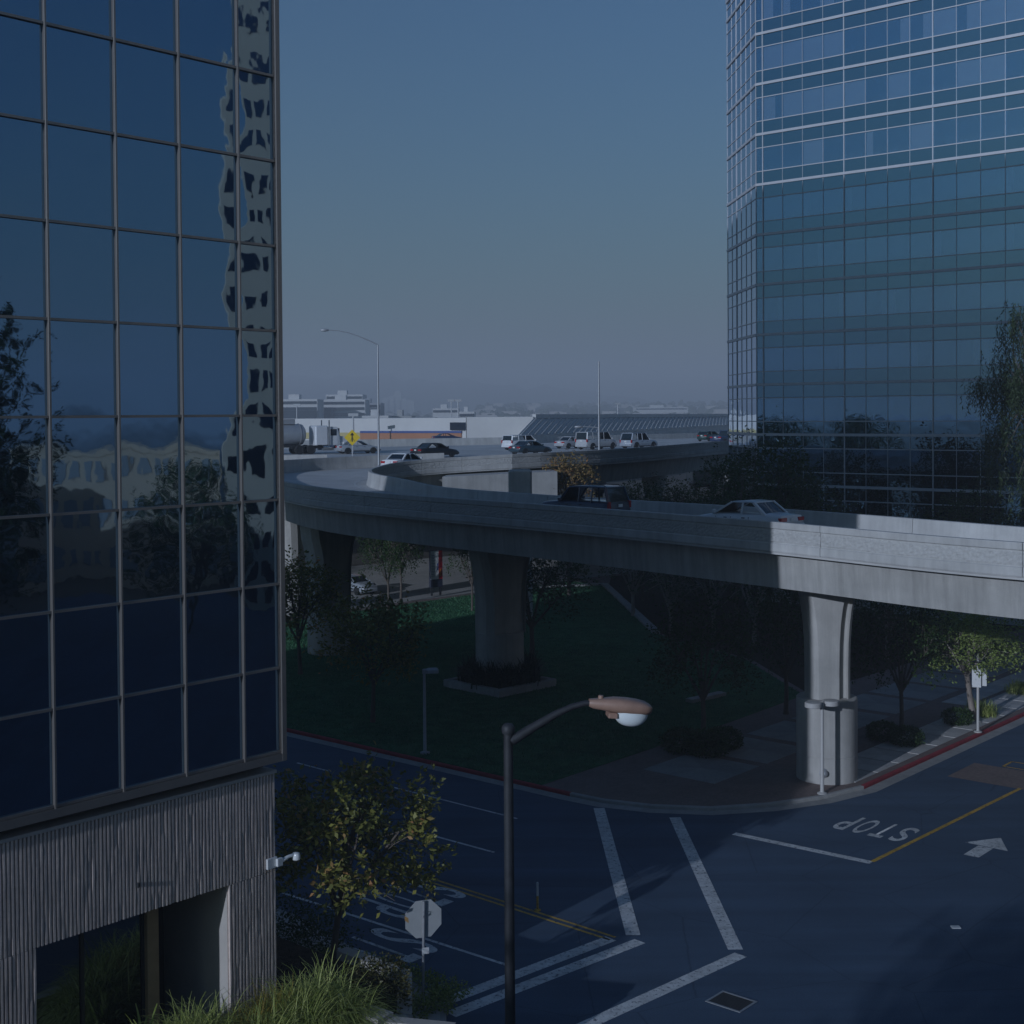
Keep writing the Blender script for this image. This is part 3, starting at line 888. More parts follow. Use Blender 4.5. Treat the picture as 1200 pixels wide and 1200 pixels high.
# parapets: coping, base band and a split-rib panel between, in cast lengths
def parapet(path, tang, outward, s0, s1, parent, rough=True):
    """outward: +1 when the outside lies to the left of travel along the path"""
    gap = 0.012
    for part in (0, 1):
        rr = []
        for k in range(s0, s1 + 1):
            p = path[k].copy()
            if k == s0: p = p + (path[k + 1] - path[k]).normalized() * gap
            if k == s1: p = p - (path[k] - path[k - 1]).normalized() * gap
            n = Vector((-tang[k].y, tang[k].x, 0)) * outward
            zt = p.z
            if part == 0:
                prof = [(-0.34, -1.0), (-0.24, -0.55), (-0.20, -0.02), (-0.18, 0.0), (0.05, 0.0), (0.06, -0.02), (0.055, -0.24), (0.01, -0.27), (0.01, -0.80), (0.055, -0.83), (0.055, -1.10), (0.03, -1.16), (-0.34, -1.16)]
                rr.append([tuple(p + n * a + Vector((0, 0, h))) for a, h in prof])
            else:
                rr.append((p, n))
        if part == 0:
            par = MB().loft(rr).build('parapet_panel', M_CONC, parent)
        elif rough:
            # broken-rib relief between coping and base band
            b = MB(); vs = []; fs = []; nz = 8
            fine = []
            for k in range(len(rr) - 1):
                L_ = (rr[k + 1][0] - rr[k][0]).length
                m_ = max(2, int(L_ / 0.11))
                for t in range(m_): fine.append((rr[k][0].lerp(rr[k + 1][0], t / m_), rr[k][1].lerp(rr[k + 1][1], t / m_).normalized()))
            fine.append(rr[-1])
            for (p, n) in fine:
                for j in range(nz + 1):
                    h = -0.275 - 0.52 * j / nz
                    d = 0.014 + (rnd.random() ** 1.5) * 0.026 if 0 < j < nz else 0.004
                    vs.append(tuple(p + n * d + Vector((0, 0, h))))
            for a in range(len(fine) - 1):
                for j in range(nz):
                    q = a * (nz + 1) + j
                    fs.append((q, q + 1, q + nz + 2, q + nz + 1))
            b.add(vs, fs)
            b.build('split_rib_face', M_ROUGHC, par)
SEG = 6
for s in range(0, NP - 1, SEG):
    parapet(OUT, TO, +1, s, min(s + SEG, NP - 1), RAMP, rough=s < 74)
for s in range(0, NP - 1, SEG):
    parapet(INN, TI, -1, s, min(s + SEG, NP - 1), RAMP, rough=s > 70)

# piers: flared octagonal shafts with recessed flutes on round pedestals
def pier(px, py, ztop, rot, ped_r=1.15, ped_h=3.45, w=2.0, dpt=1.5):
    e = empty('pier', (px, py, 0), rot); e.parent = RAMP
    b = MB()
    hs = [(ped_h - .1, 1.0), (ped_h + 1.2, 1.0), (ped_h + 2.2, 1.02), (ped_h + 3.0, 1.08), (ped_h + 3.6, 1.17), (ped_h + 4.1, 1.29), (ztop, 1.45)]
    hs = [(h, f) for h, f in hs if h < ztop - 0.25] + [(ztop + 0.05, 1.42)]
    rr = []
    for h, f in hs:
        a, d = w / 2 * f, dpt / 2
        i_ = 0.30
        # outline with a vertical groove on each narrow side, so the side fins stand free
        rr.append([(-a, -d * .55, h), (-a + .28, -d, h), (a - .28 - .22, -d, h), (a - .26 - .22, -d + i_, h), (a - .14, -d + i_, h), (a - .12, -d * .92, h), (a, -d * .75, h),
                   (a, d * .55, h), (a - .28, d, h), (-a + .28, d, h), (-a, d * .55, h)])
    b.loft(rr).build('shaft', M_PIER, e)
    p = MB().lathe([(ped_r, -0.1), (ped_r, 1.15), (ped_r - .012, 1.16), (ped_r - .012, 1.18), (ped_r, 1.19), (ped_r, ped_h - .03), (ped_r - .04, ped_h), (0.05, ped_h)], 40)
    p.build('pedestal', M_PIER, e, smooth=30)
    return e
p3 = at(971, 926); pier(12.75, 55.4, 8.35, R(3), ped_r=1.22, w=1.62, dpt=1.45)
MB().lathe([(0.02, 0.0), (0.16, 0.0), (0.19, -0.02), (0.19, -0.05), (0.1, -0.09), (0.1, -0.16), (0.13, -0.18), (0.05, -0.24)], 14, (-0.45, -1.12, 0.6), 'y').build('standpipe_cap', M_GALV, bpy.data.objects['pier'], 40)
pier(-0.75, 74.4, 8.4, R(35), 1.32, 3.2, 2.5, 1.9)
pier(-11.6, 85.5, 8.6, R(45), 1.32, 3.2, 2.5, 1.9)
pier(-17.0, 103.5, 8.8, R(85), 1.32, 3.2, 2.5, 1.9)
pier(38, 39.5, 8.2, R(-15))

# ------------------------------------------------------------------ freeway viaduct
FZ = 10.85
FW = empty('freeway_viaduct', (0, 0, 0), 0, 'wide concrete freeway viaduct carrying traffic behind the ramp', 'viaduct')
near_edge = [Vector(p) for p in ((0.0, 110.8, 11.8), (4.2, 114.8, 11.85), (10.9, 124, 11.9), (24, 150, 12), (42, 183, 12), (60, 215, 12), (120, 320, 12))]
NE = catmull(near_edge, 5); TN = tangents(NE)
far_edge = [(-110, 150), (-60, 163), (0, 192), (46, 284), (120, 440)]
deck_poly = [(-110, 112.5), (-24, 112.8), (-15.4, 114.6), (-11.3, 117.6), (-6, 119.6), (-0.05, 110.9)] + [(p.x, p.y) for p in NE[1:]] + far_edge[::-1]
MB().prism(deck_poly, FZ - 0.26, FZ).build('deck', M_DECK, FW)
for s in range(0, len(NE) - 1, 3):
    parapet(NE, TN, -1, s, min(s + 3, len(NE) - 1), FW, rough=s < 15)
rr = []
for p, t in zip(NE, TN):
    n = Vector((-t.y, t.x, 0))
    a, b_ = p + n * 0.7, p + n * 11.0
    rr.append([(a.x, a.y, FZ - 0.26), (b_.x, b_.y, FZ - 0.26), (b_.x, b_.y, FZ - 1.9), ((a + n * .3).x, (a + n * .3).y, FZ - 1.9)])
MB().loft(rr[3:]).build('girder', M_GIRD, FW, smooth=30)
for (x, y) in ((14, 135), (22, 133), (32, 172), (-40, 130), (-28, 136)):
    MB().lathe([(0.9, 0), (0.9, 7), (1.3, 8.95)], 20, (x, y, 0)).build('column', M_PIER, FW, 40)
def wall_line(pts, h, name, parent, m=M_CONC, w=0.5, z=FZ):
    pts = [Vector((p[0], p[1], 0)) for p in pts]
    a = offset_poly(pts, w / 2); b = offset_poly(pts, -w / 2); a2 = offset_poly(pts, w / 4); b2 = offset_poly(pts, -w / 4)
    rr = [[(p.x, p.y, z), (r.x, r.y, z + h), (s.x, s.y, z + h), (q.x, q.y, z)] for p, q, r, s in zip(a, b, a2, b2)]
    return MB().loft(rr).build(name, m, parent)
wall_line([(-110, 112.6), (-24, 113.0), (-15.6, 114.9)], 0.9, 'barrier', FW)
m1, m2 = at(440, 522.5, FZ), at(600, 520, FZ)
wall_line([m1 - (m2 - m1) * 2, m1, m2, m2 + (m2 - m1) * 0.35 + Vector((0, 6, 0)), Vector((38, 238, 0)), Vector((110, 370, 0))], 0.85, 'median_barrier', FW)
wall_line([(p[0], p[1] - 1) for p in far_edge], 1.0, 'barrier', FW)
# painted lanes on the freeway
for off in (3.6, 7.2, 10.8):
    for s in range(0, len(NE) - 2, 1):
        if s % 2: continue
        n0 = Vector((-TN[s].y, TN[s].x, 0)); n1 = Vector((-TN[s + 1].y, TN[s + 1].x, 0))
        mark('lane_line', None, None, 0.14, M_WHITE, FZ + 0.006, FW, pts=(NE[s] + n0 * off, NE[s].lerp(NE[s + 1], .5) + n0 * off))
# sunlit abutment wall and block below the viaduct
MB().loft([[(-5.4, 105.2, 8.5), (-5.4, 105.2, 10.25), (-5.2, 108.2, 10.25), (-5.2, 108.2, 8.5)], [(3.6, 109.0, 8.2), (3.6, 109.0, 10.45), (3.2, 112.8, 10.45), (3.2, 112.8, 8.2)]]).build('fascia_beam', M_CONC, FW)
bl = at_y(609.5, 560, 99)
tag(MB().cbox(bl.x - 0.85, bl.x + 0.85, 98.4, 100.2, 0, 11.0, 0.12).build('concrete_block', M_PIER), 'tall grey concrete block standing in the gap of the ramp', 'block')

# ------------------------------------------------------------------ vehicles
def wheel(parent, x, y, r, w=0.22):
    t = MB().lathe([(r * 0.62, -w / 2), (r * 0.93, -w / 2), (r, -w / 2 + .035), (r, w / 2 - .035), (r * 0.93, w / 2), (r * 0.62, w / 2)], 18, (x, y, r), 'y').build('wheel', M_BLACK, parent, 40)
    s = 1 if y > 0 else -1
    MB().lathe([(0.03, s * (w / 2 - .05)), (r * 0.25, s * (w / 2 - .035)), (r * .55, s * (w / 2 - .06)), (r * .64, s * (w / 2 + .005)), (r * .64, -s * w / 2), (0.03, -s * w / 2)], 14, (x, y, r), 'y').build('rim', M_RIM, t, 40)

def car(name, label, loc, head, L, Wd, H, col, top, cab, belt, roof_w=0.78, wheels=(0.17, 0.80), r=0.32, two=None, plate=True, pillars=(0.5,), rails=False, group='vehicles on the freeway', tall_lamps=False):
    """top: [(fraction from rear, z)] upper outline of the lower body; cab: rear base, rear top, front top, windscreen base (fractions)"""
    e = empty(name, loc, head, label, 'car', group)
    hw = Wd / 2
    def zt(f):
        for (a, za), (b, zb) in zip(top, top[1:]):
            if a <= f <= b: return za + (zb - za) * (f - a) / (b - a)
        return top[-1][1]
    rings = []
    fr = sorted(set([0, 0.012, 0.05, 0.12, 0.2, 0.3, 0.42, 0.55, 0.66, 0.76, 0.86, 0.93, 0.975, 1.0] + [a for a, _ in top]))
    for f in fr:
        x = (f - 0.5) * L
        w = hw * (1 - 0.10 * max(0, (0.10 - f) / 0.10) ** 2 - 0.16 * max(0, (f - 0.86) / 0.14) ** 2)
        z0 = 0.24 + (0.12 if f < 0.02 or f > 0.985 else 0)
        z1 = zt(f); zm = z0 + (z1 - z0) * 0.55
        rings.append([(x, -w * .88, z0), (x, -w * .985, z0 + .10), (x, -w, zm), (x, -w * .965, z1 - .09), (x, -w * .86, z1 - .01), (x, -w * .4, z1 + .02), (x, w * .4, z1 + .02), (x, w * .86, z1 - .01), (x, w * .965, z1 - .09), (x, w, zm), (x, w * .985, z0 + .10), (x, w * .88, z0)])
    MB().loft(rings).build('body', col, e, 50)
    xa, xb, xc, xd = [(f - 0.5) * L for f in cab]
    rw, bw = hw * roof_w, hw * 0.93
    zr = H
    def ring(x, z, w): return [(x, -w, z), (x, -w * .5, z + .012), (x, w * .5, z + .012), (x, w, z)]
    gl = MB().loft([ring(xa, belt - .06, bw * .96), ring(xb, zr - .05, rw), ring((xb + xc) / 2, zr - .035, rw), ring(xc, zr - .06, rw * .97), ring(xd, belt - .08, bw * .96)])
    gl.build('windows', M_CARGL, e, 20)
    body2 = two or col
    rf = MB().loft([[(xb - .04, -rw * .98, zr - .07), (xb - .04, rw * .98, zr - .07), (xb - .02, rw * .9, zr - .015), (xb - .02, -rw * .9, zr - .015)],
                    [((xb + xc) / 2, -rw * 1.02, zr - .07), ((xb + xc) / 2, rw * 1.02, zr - .07), ((xb + xc) / 2, rw * .9, zr + .012), ((xb + xc) / 2, -rw * .9, zr + .012)],
                    [(xc + .03, -rw * .97, zr - .085), (xc + .03, rw * .97, zr - .085), (xc + .02, rw * .88, zr - .03), (xc + .02, -rw * .88, zr - .03)]])
    rf.build('roof', body2, e, 60)
    for s in (-1, 1):
        MB().bar((xd, s * bw * .965, belt - .09), (xc + .01, s * rw * .985, zr - .06), .075, .075).build('pillar', body2, e)
        MB().bar((xa, s * bw * .965, belt - .07), (xb, s * rw * .995, zr - .05), .12, .10).build('pillar', body2, e)
        for pf in pillars:
            xm = xb + (xc - xb) * pf
            MB().bar((xm, s * bw * .97, belt - .06), (xm - .03, s * rw * 1.004, zr - .05), .085, .05).build('pillar', body2, e)
        # door sill, seams, handles, mirror
        MB().box(xa * .55, xd * .95, s * hw - .006, s * hw + .008, 0.26, 0.36).build('door_sill', M_TRIM, e)
        for f in (0.33, 0.52, 0.68):
            MB().box((f - .5) * L - .006, (f - .5) * L + .006, s * hw * .975 - .006, s * hw * .985 + .012, 0.36, zt(f) - .12).build('door_seam', M_TRIM, e)
        for f in (0.37, 0.56):
            MB().box((f - .5) * L, (f - .5) * L + .16, s * hw * .98, s * hw * .98 + s * .035, zt(f) - .19, zt(f) - .15).build('door_handle', M_TRIM, e)
        MB().cbox(xd - .22, xd - .08, *sorted((s * hw * .95, s * hw * 1.10)), belt - .02, belt + .12, .015).build('mirror', body2, e)
        zl = zt(0.02)
        if tall_lamps: MB().cbox(-L / 2 - .015, -L / 2 + .13, *sorted((s * hw * .80, s * hw * .955)), zl - .30, zl + .05, .01).build('tail_lamp', M_TAIL, e)
        else: MB().cbox(-L / 2 - .015, -L / 2 + .16, *sorted((s * hw * .46, s * hw * .925)), zl - .24, zl - .08, .01).build('tail_lamp', M_TAIL, e)
        MB().cbox(L / 2 - .2, L / 2 - .02, *sorted((s * hw * .5, s * hw * .84)), zt(.98) - .17, zt(.98) - .02, .01).build('head_lamp', M_HEAD, e)
        for f in wheels:
            x = (f - .5) * L
            arch = [(x + math.cos(a) * r * 1.2, r + math.sin(a) * r * 1.2) for a in [math.pi * k / 12 for k in range(13)]] + [(x - r * 1.2, 0.24), (x + r * 1.2, 0.24)]
            ys = sorted((s * (hw - .16), s * (hw + .004)))
            b = MB(); n = len(arch)
            b.add([(p[0], ys[0], p[1]) for p in arch] + [(p[0], ys[1], p[1]) for p in arch], [tuple(range(n)), tuple(range(n, 2 * n))] + [(i, (i + 1) % n, n + (i + 1) % n, n + i) for i in range(n)])
            b.build('wheel_arch', M_BLACK, e)
            wheel(e, x, s * (hw - .10), r)
        if rails: MB().tube([(xb + .1, s * rw * .8, zr), (xb + .2, s * rw * .8, zr + .06), (xc - .2, s * rw * .8, zr + .06), (xc - .1, s * rw * .8, zr - .01)], .02, 6).build('roof_rail', M_TRIM, e)
    MB().cbox(-L / 2 - .08, -L / 2 + .06, -hw * .9, hw * .9, .36, .58, .03).build('bumper', two or col, e)
    MB().cbox(L / 2 - .10, L / 2 + .05, -hw * .82, hw * .82, .30, .50, .03).build('bumper', two or col, e)
    if plate: MB().box(-L / 2 - .03, -L / 2 - .012, -.16, .16, zt(.02) - .24, zt(.02) - .09).build('licence_plate', M_PLATE, e)
    return e

SED_TOP = [(0, 0.70), (0.015, 0.93), (0.17, 1.0), (0.3, 0.96), (0.7, 0.93), (0.93, 0.74), (1.0, 0.58)]
SED_CAB = (0.16, 0.30, 0.53, 0.72)
SUV_TOP = [(0, 0.78), (0.012, 1.02), (0.3, 1.06), (0.7, 1.03), (0.93, 0.93), (1.0, 0.72)]
SUV_CAB = (0.02, 0.075, 0.56, 0.70)
VAN_TOP = [(0, 0.85), (0.012, 1.12), (0.3, 1.16), (0.78, 1.12), (0.95, 0.94), (1.0, 0.75)]
VAN_CAB = (0.01, 0.035, 0.68, 0.83)
HATCH_CAB = (0.03, 0.13, 0.56, 0.76)

def head_of(v): return math.atan2(v.y, v.x)
def ramp_pt(k, f):
    o, i = OUT[k], INN[k]
    return Vector((o.x + (i.x - o.x) * f, o.y + (i.y - o.y) * f, o.z + (i.z - o.z) * f - PH))
def ramp_at(px, f):
    """place on the ramp at lateral fraction f whose image column is px"""
    best = min(range(20, 75), key=lambda k: abs(ramp_pt(k, f).x / ramp_pt(k, f).y - (px - 600) / FPX))
    return ramp_pt(best, f), best

pos, k = ramp_at(680, 0.58)
car('sport_utility_car', 'dark navy sport utility car driving away on the shaded ramp', pos, head_of(TO[k]) + R(8), 4.7, 1.85, 1.8, paint('navy_paint', (0.014, 0.03, 0.065)), SUV_TOP, SUV_CAB, 1.06, 0.80, (0.18, 0.80), 0.36,
    pillars=(0.36, 0.72), rails=True, group='cars on the ramp', tall_lamps=True)
pos, k = ramp_at(868, 0.58)
car('sedan', 'pale silver sedan on the ramp just left of the sunlit parapet', pos, head_of(TO[k]) + R(8), 5.0, 1.82, 1.5, paint('champagne_paint', (0.68, 0.67, 0.66)), SED_TOP, SED_CAB, 0.98, group='cars on the ramp')
H1 = R(90 - 42)
def fw_at(px, py): return at(px, py, FZ)
car('sedan', 'white sedan with red tail lamps where the ramp meets the freeway', at(476, 552.0, 10.6), R(90 - 33), 4.4, 1.76, 1.43, paint('white_paint', (0.72, 0.73, 0.74)), SED_TOP, SED_CAB, 0.98, group='vehicles on the freeway')
car('sedan', 'black sedan on the freeway beyond the end of the ramp', fw_at(510, 536.0), R(90 - 50), 4.8, 1.82, 1.44, paint('black_paint', (0.012, 0.012, 0.014)), SED_TOP, SED_CAB, 0.98)
car('coupe', 'dark blue car on the far lanes before the striped warehouse', fw_at(524, 518.0), R(90 - 75), 4.6, 1.8, 1.35, paint('dark_blue_paint', (0.02, 0.04, 0.10)), SED_TOP, SED_CAB, 0.95)
car('sedan', 'silver sedan beside the white semi truck', fw_at(420, 531.5), R(90 - 62), 4.7, 1.8, 1.44, paint('silver_paint', (0.34, 0.37, 0.40)), SED_TOP, SED_CAB, 0.98)
car('minivan', 'white minivan behind a dark sedan on the freeway', fw_at(611, 527.0), R(90 - 46), 4.8, 1.9, 1.75, paint('white_paint', (0.72, 0.73, 0.74)), VAN_TOP, VAN_CAB, 1.12, 0.84, (0.18, 0.82), 0.34, pillars=(0.33, 0.7), tall_lamps=True)
car('sedan', 'dark teal sedan in front of the white minivan', fw_at(622, 532.5), R(90 - 48), 4.7, 1.8, 1.42, paint('teal_paint', (0.03, 0.06, 0.08)), SED_TOP, SED_CAB, 0.98)
car('sedan', 'light grey sedan just left of the white passenger van', fw_at(671, 525.5), R(90 - 48), 4.6, 1.8, 1.46, paint('grey_paint', (0.42, 0.43, 0.45)), SED_TOP, SED_CAB, 0.98)
car('passenger_van', 'tall white and grey passenger van beside a lamp post on the freeway', fw_at(699, 526.5), R(90 - 45), 5.4, 2.0, 2.08, paint('van_grey_paint', (0.46, 0.47, 0.48)), [(0, 1.0), (0.012, 1.2), (0.3, 1.24), (0.8, 1.2), (0.95, 1.05), (1.0, 0.8)], (0.01, 0.03, 0.72, 0.84), 1.22, 0.86, (0.18, 0.84), 0.37, pillars=(0.25, 0.5, 0.77), tall_lamps=True)
car('sport_utility_car', 'silver sport utility car to the right of the passenger van', fw_at(749, 525.5), R(90 - 45), 5.0, 1.95, 1.9, paint('silver_blue_paint', (0.36, 0.40, 0.45)), SUV_TOP, SUV_CAB, 1.08, 0.82, (0.18, 0.81), 0.38, pillars=(0.36, 0.7), rails=True, tall_lamps=True)
car('hatchback', 'dark green car on the freeway near the office block', fw_at(832, 517.0), R(90 - 42), 4.4, 1.8, 1.5, paint('green_paint', (0.012, 0.05, 0.045)), SUV_TOP, HATCH_CAB, 1.0)
car('pickup', 'dark blue pickup partly hidden by the corner of the office block', fw_at(851, 519.5), R(90 - 42), 5.4, 1.95, 1.8, paint('dark_blue_paint', (0.02, 0.04, 0.10)), SUV_TOP, (0.42, 0.46, 0.60, 0.70), 1.08)
car('hatchback', 'pale car parked on the sunlit street under the ramp', at(416, 695, 0.0), R(90 - 135), 4.2, 1.75, 1.5, paint('silver_paint', (0.34, 0.37, 0.40)), SUV_TOP, HATCH_CAB, 1.0, group='cars on the back street')

# tank trailer and white tractor on the freeway
tk = fw_at(370, 531.8)
TH_ = R(90 - 62)
M_TANK = mat('tank_steel', (0.42, 0.44, 0.46), 0.35, 0.08, 1.5, metal=0.3)
M_TWH = paint('truck_white', (0.68, 0.69, 0.70), 0.4)
tr = empty('tank_trailer', tk + Vector((-6.9 * math.cos(TH_), -6.9 * math.sin(TH_), 0)), TH_, 'grey steel tank trailer behind the white tractor on the freeway', 'trailer', 'vehicles on the freeway')
MB().lathe([(0.05, -5.6), (0.75, -5.55), (1.1, -5.3), (1.15, -5.0), (1.15, 5.0), (1.1, 5.3), (0.75, 5.55), (0.05, 5.6)], 24, (0, 0, 2.15), 'x').build('tank', M_TANK, tr, 40)
for x in (-4.9, -2.5, 0, 2.5, 4.9): MB().lathe([(1.16, -.05), (1.2, -.05), (1.2, .05), (1.16, .05)], 24, (x, 0, 2.15), 'x').build('tank_band', M_GALV, tr, 40)
for x in (-3, 0, 3): MB().lathe([(.35, 0), (.35, .18), (.3, .22), (.02, .22)], 14, (x, 0, 3.27)).build('hatch', M_GALV, tr, 40)
MB().box(3.0, 4.4, -.5, .5, 3.28, 3.85).build('guard_frame', M_GALV, tr)
MB().box(-5.2, 5.0, -.5, .5, .75, 1.05).build('chassis', M_TRIM, tr)
for x in (-4.6, -3.3):
    for y in (-.95, .95): wheel(tr, x, y, .5, .5)
tt = empty('semi_tractor', tk + Vector((0.2 * math.cos(TH_), .2 * math.sin(TH_), 0)), TH_, 'white conventional semi tractor pulling the tank trailer', 'truck', 'vehicles on the freeway')
MB().box(-3.1, 3.6, -.45, .45, .6, .9).build('chassis', M_TRIM, tt)
MB().cbox(-0.6, 0.9, -1.1, 1.1, 1.0, 3.1, .12).build('sleeper', M_TWH, tt)
MB().loft([[(0.9, -1.05, .95), (0.9, 1.05, .95), (0.9, 1.02, 3.0), (0.9, -1.02, 3.0)], [(1.95, -1.05, .95), (1.95, 1.05, .95), (1.95, 1.02, 2.95), (1.95, -1.02, 2.95)], [(2.3, -1.0, .95), (2.3, 1.0, .95), (2.3, .95, 1.95), (2.3, -.95, 1.95)]]).build('cab', M_TWH, tt)
MB().loft([[(2.3, -.85, .9), (2.3, .85, .9), (2.3, .8, 1.95), (2.3, -.8, 1.95)], [(3.9, -.75, .9), (3.9, .75, .9), (3.9, .68, 1.7), (3.9, -.68, 1.7)]]).build('bonnet', M_TWH, tt)
for s in (-1, 1):
    MB().box(1.15, 1.85, *sorted((s * 1.03, s * 1.06)), 2.0, 2.7).build('side_window', M_CARGL, tt)
    MB().cbox(2.6, 3.9, *sorted((s * .7, s * 1.15)), 1.0, 1.3, .06).build('mudguard', M_TWH, tt)
    MB().tube([(0.95, s * 1.2, .9), (0.95, s * 1.2, 3.7)], .07, 8).build('exhaust_stack', M_CHROME, tt)
    wheel(tt, 3.2, s * .95, .5, .3)
    for x in (-2.4, -1.1): wheel(tt, x, s * .9, .5, .55)
    MB().lathe([(.3, -.6), (.32, -.5), (.32, .5), (.3, .6)], 14, (.9, s * .85, .7), 'x').build('fuel_tank', M_CHROME, tt, 40)
MB().box(1.97, 2.28, -.85, .85, 2.1, 2.8).build('windscreen', M_CARGL, tt)
MB().cbox(3.9, 4.1, -1.1, 1.1, .5, .85, .04).build('bumper', M_CHROME, tt)

# ------------------------------------------------------------------ lamp posts and signs
# cobra-head street lamp close to the camera
lz = 11.75
L0 = at_y(595.5, 854, 14.0)
lm = empty('street_lamp', (L0.x, L0.y, 0), 0, 'tall bronze cobra-head street lamp in the foreground', 'street lamp')
b = MB().lathe([(0.16, 0.0), (0.16, 0.12), (0.10, 0.16), (0.06, 6.0), (0.048, L0.z)], 18)
b.build('pole', M_DPOLE, lm, 40)
MB().lathe([(0.06, -0.05), (0.068, -0.03), (0.068, 0.02), (0.045, 0.05), (0.01, 0.06)], 16, (0, 0, L0.z)).build('pole_cap', M_DPOLE, lm, 40)
top = L0.z
arm_pts = [(0.03, 0.0, top - 0.13), (0.25, 0.03, top + 0.0), (0.5, 0.07, top + 0.135), (0.66, 0.1, top + 0.2), (0.8, 0.11, top + 0.235), (0.92, 0.12, top + 0.23)]
MB().tube(arm_pts, [0.052, 0.047, 0.038, 0.032, 0.03, 0.03], 14).build('arm', M_DPOLE, lm, 40)
# head: lofted cobra housing, tilted slightly down
hd = empty('head', (0.84, 0.115, top + 0.235), R(6)); hd.parent = lm; hd.rotation_euler = (0, R(5), R(6))
secs = [(0.0, .045, -.045, .045), (0.04, .06, -.07, .05), (0.14, .085, -.085, .062), (0.26, .12, -.105, .078), (0.38, .14, -.115, .078), (0.50, .142, -.118, .068), (0.59, .125, -.115, .05), (0.645, .095, -.10, .022), (0.66, .06, -.08, .0)]
rr = []
for x, w, zl, zh in secs:
    ring_ = []
    for k in range(20):
        a = 2 * math.pi * k / 20
        c_, s_ = math.cos(a), math.sin(a)
        yy = w * (abs(c_) ** 0.7) * (1 if c_ >= 0 else -1)
        zz = (zh if s_ >= 0 else -zl * 0.72) * (abs(s_) ** 0.8) * (1 if s_ >= 0 else -1)
        ring_.append((x, yy, zz))
    rr.append(ring_)
MB().loft(rr).build('housing', M_BRONZE, hd, 50)
MB().cbox(0.20, 0.30, -.10, .10, -.125, -.07, .012).build('ballast_door', M_BRONZE, hd)
MB().lathe([(0.02, .035), (0.028, .03), (0.03, 0.0)], 10, (0.12, 0, 0.055)).build('photocell', M_BRONZE, hd, 40)
lens = []
for j in range(9):
    f = j / 8; ph = f * math.pi / 2
    lens.append([(0.45 + math.cos(2 * math.pi * k / 24) * .185 * math.cos(ph) ** .8, math.sin(2 * math.pi * k / 24) * .122 * math.cos(ph) ** .8, -.06 - .155 * math.sin(ph)) for k in range(24)])
M_LENS, ntl, pl = base_mat('prismatic_lens')
pl.inputs['Base Color'].default_value = (0.82, 0.86, 0.84, 1); pl.inputs['Roughness'].default_value = 0.25; pl.inputs['Transmission Weight'].default_value = 0.0
pl.inputs['Subsurface Weight'].default_value = 0.0
MB().loft(lens).build('lens', M_LENS, hd, 60)

def disc(b, c, r, h, n=24): return b.lathe([(r * .9, -h), (r, -h + .02), (r, -.03), (r * .93, 0), (.02, .02)], n, c)
# twin-disc lamp in front of the pier
l1 = at(963.5, 930, 0.13)
tl = empty('twin_disc_lamp', (l1.x, l1.y, 0.13), R(25), 'slim post with two flat round lamp heads in front of the sunlit pier', 'street lamp')
M_LGREY = paint('lamp_grey', (0.50, 0.48, 0.45), 0.5)
hgt = 3.62
MB().lathe([(.2, 0), (.2, .03), (.09, .08), (.08, .12), (.075, hgt)], 14).build('post', M_LGREY, tl, 40)
for s in (-1, 1):
    MB().bar((s * .05, 0, hgt - .1), (s * .4, 0, hgt - .1), .06, .05).build('bracket', M_LGREY, tl)
    disc(MB(), (s * .42, 0, hgt + .0), .33, .2).build('lamp_head', M_LGREY, tl, 30)
# park lamp on the lawn
l2 = at(498, 883, 0.16)
pk = empty('park_lamp', (l2.x, l2.y, 0.16), R(8), 'low grey park lamp on the shaded lawn', 'street lamp')
MB().lathe([(.22, 0), (.22, .06), (.1, .1), (.075, .14), (.06, 3.6)], 12).build('post', M_GALV, pk, 40)
MB().cbox(-.08, .14, -.09, .09, 3.52, 3.72, .02).build('bracket', M_GALV, pk)
MB().cbox(.1, .62, -.22, .22, 3.55, 3.74, .05).build('lamp_head', M_GALV, pk)
# freeway lamp masts
def mast(px, Y, ztop, arm_dx, arm_dz, label, arm_h=None, zb=10.5):
    p = at_y(px, 500, Y)
    e = empty('lamp_mast', (p.x, Y, zb), 0, label, 'lamp mast')
    h = ztop - zb
    MB().lathe([(.18, -.3), (.18, .25), (.10, .3), (.06, h)], 10).build('mast', M_GALV, e, 40)
    ah = h if arm_h is None else arm_h
    pts = [(0, 0, ah)] + [(arm_dx * t, 0, ah + arm_dz * math.sin(t * math.pi / 2)) for t in (.2, .4, .6, .8, 1.0)]
    MB().tube(pts, [.055, .05, .045, .04, .035, .035], 8).build('arm', M_GALV, e, 40)
    MB().lathe([(.02, -.4), (.1, -.3), (.13, 0), (.08, .3), (.02, .35)], 10, (arm_dx + math.copysign(.35, arm_dx), 0, ah + arm_dz), 'x').build('lamp_head', M_GALV, e, 40)
mast(443.5, 115.5, 21.0, -4.1, 1.25, 'tall pale lamp mast with a long curved arm beside the bend of the ramp')
mast(702, 119.2, 19.6, -1.4, 0.1, 'pale lamp mast standing before the passenger van', arm_h=3.0, zb=10.8)

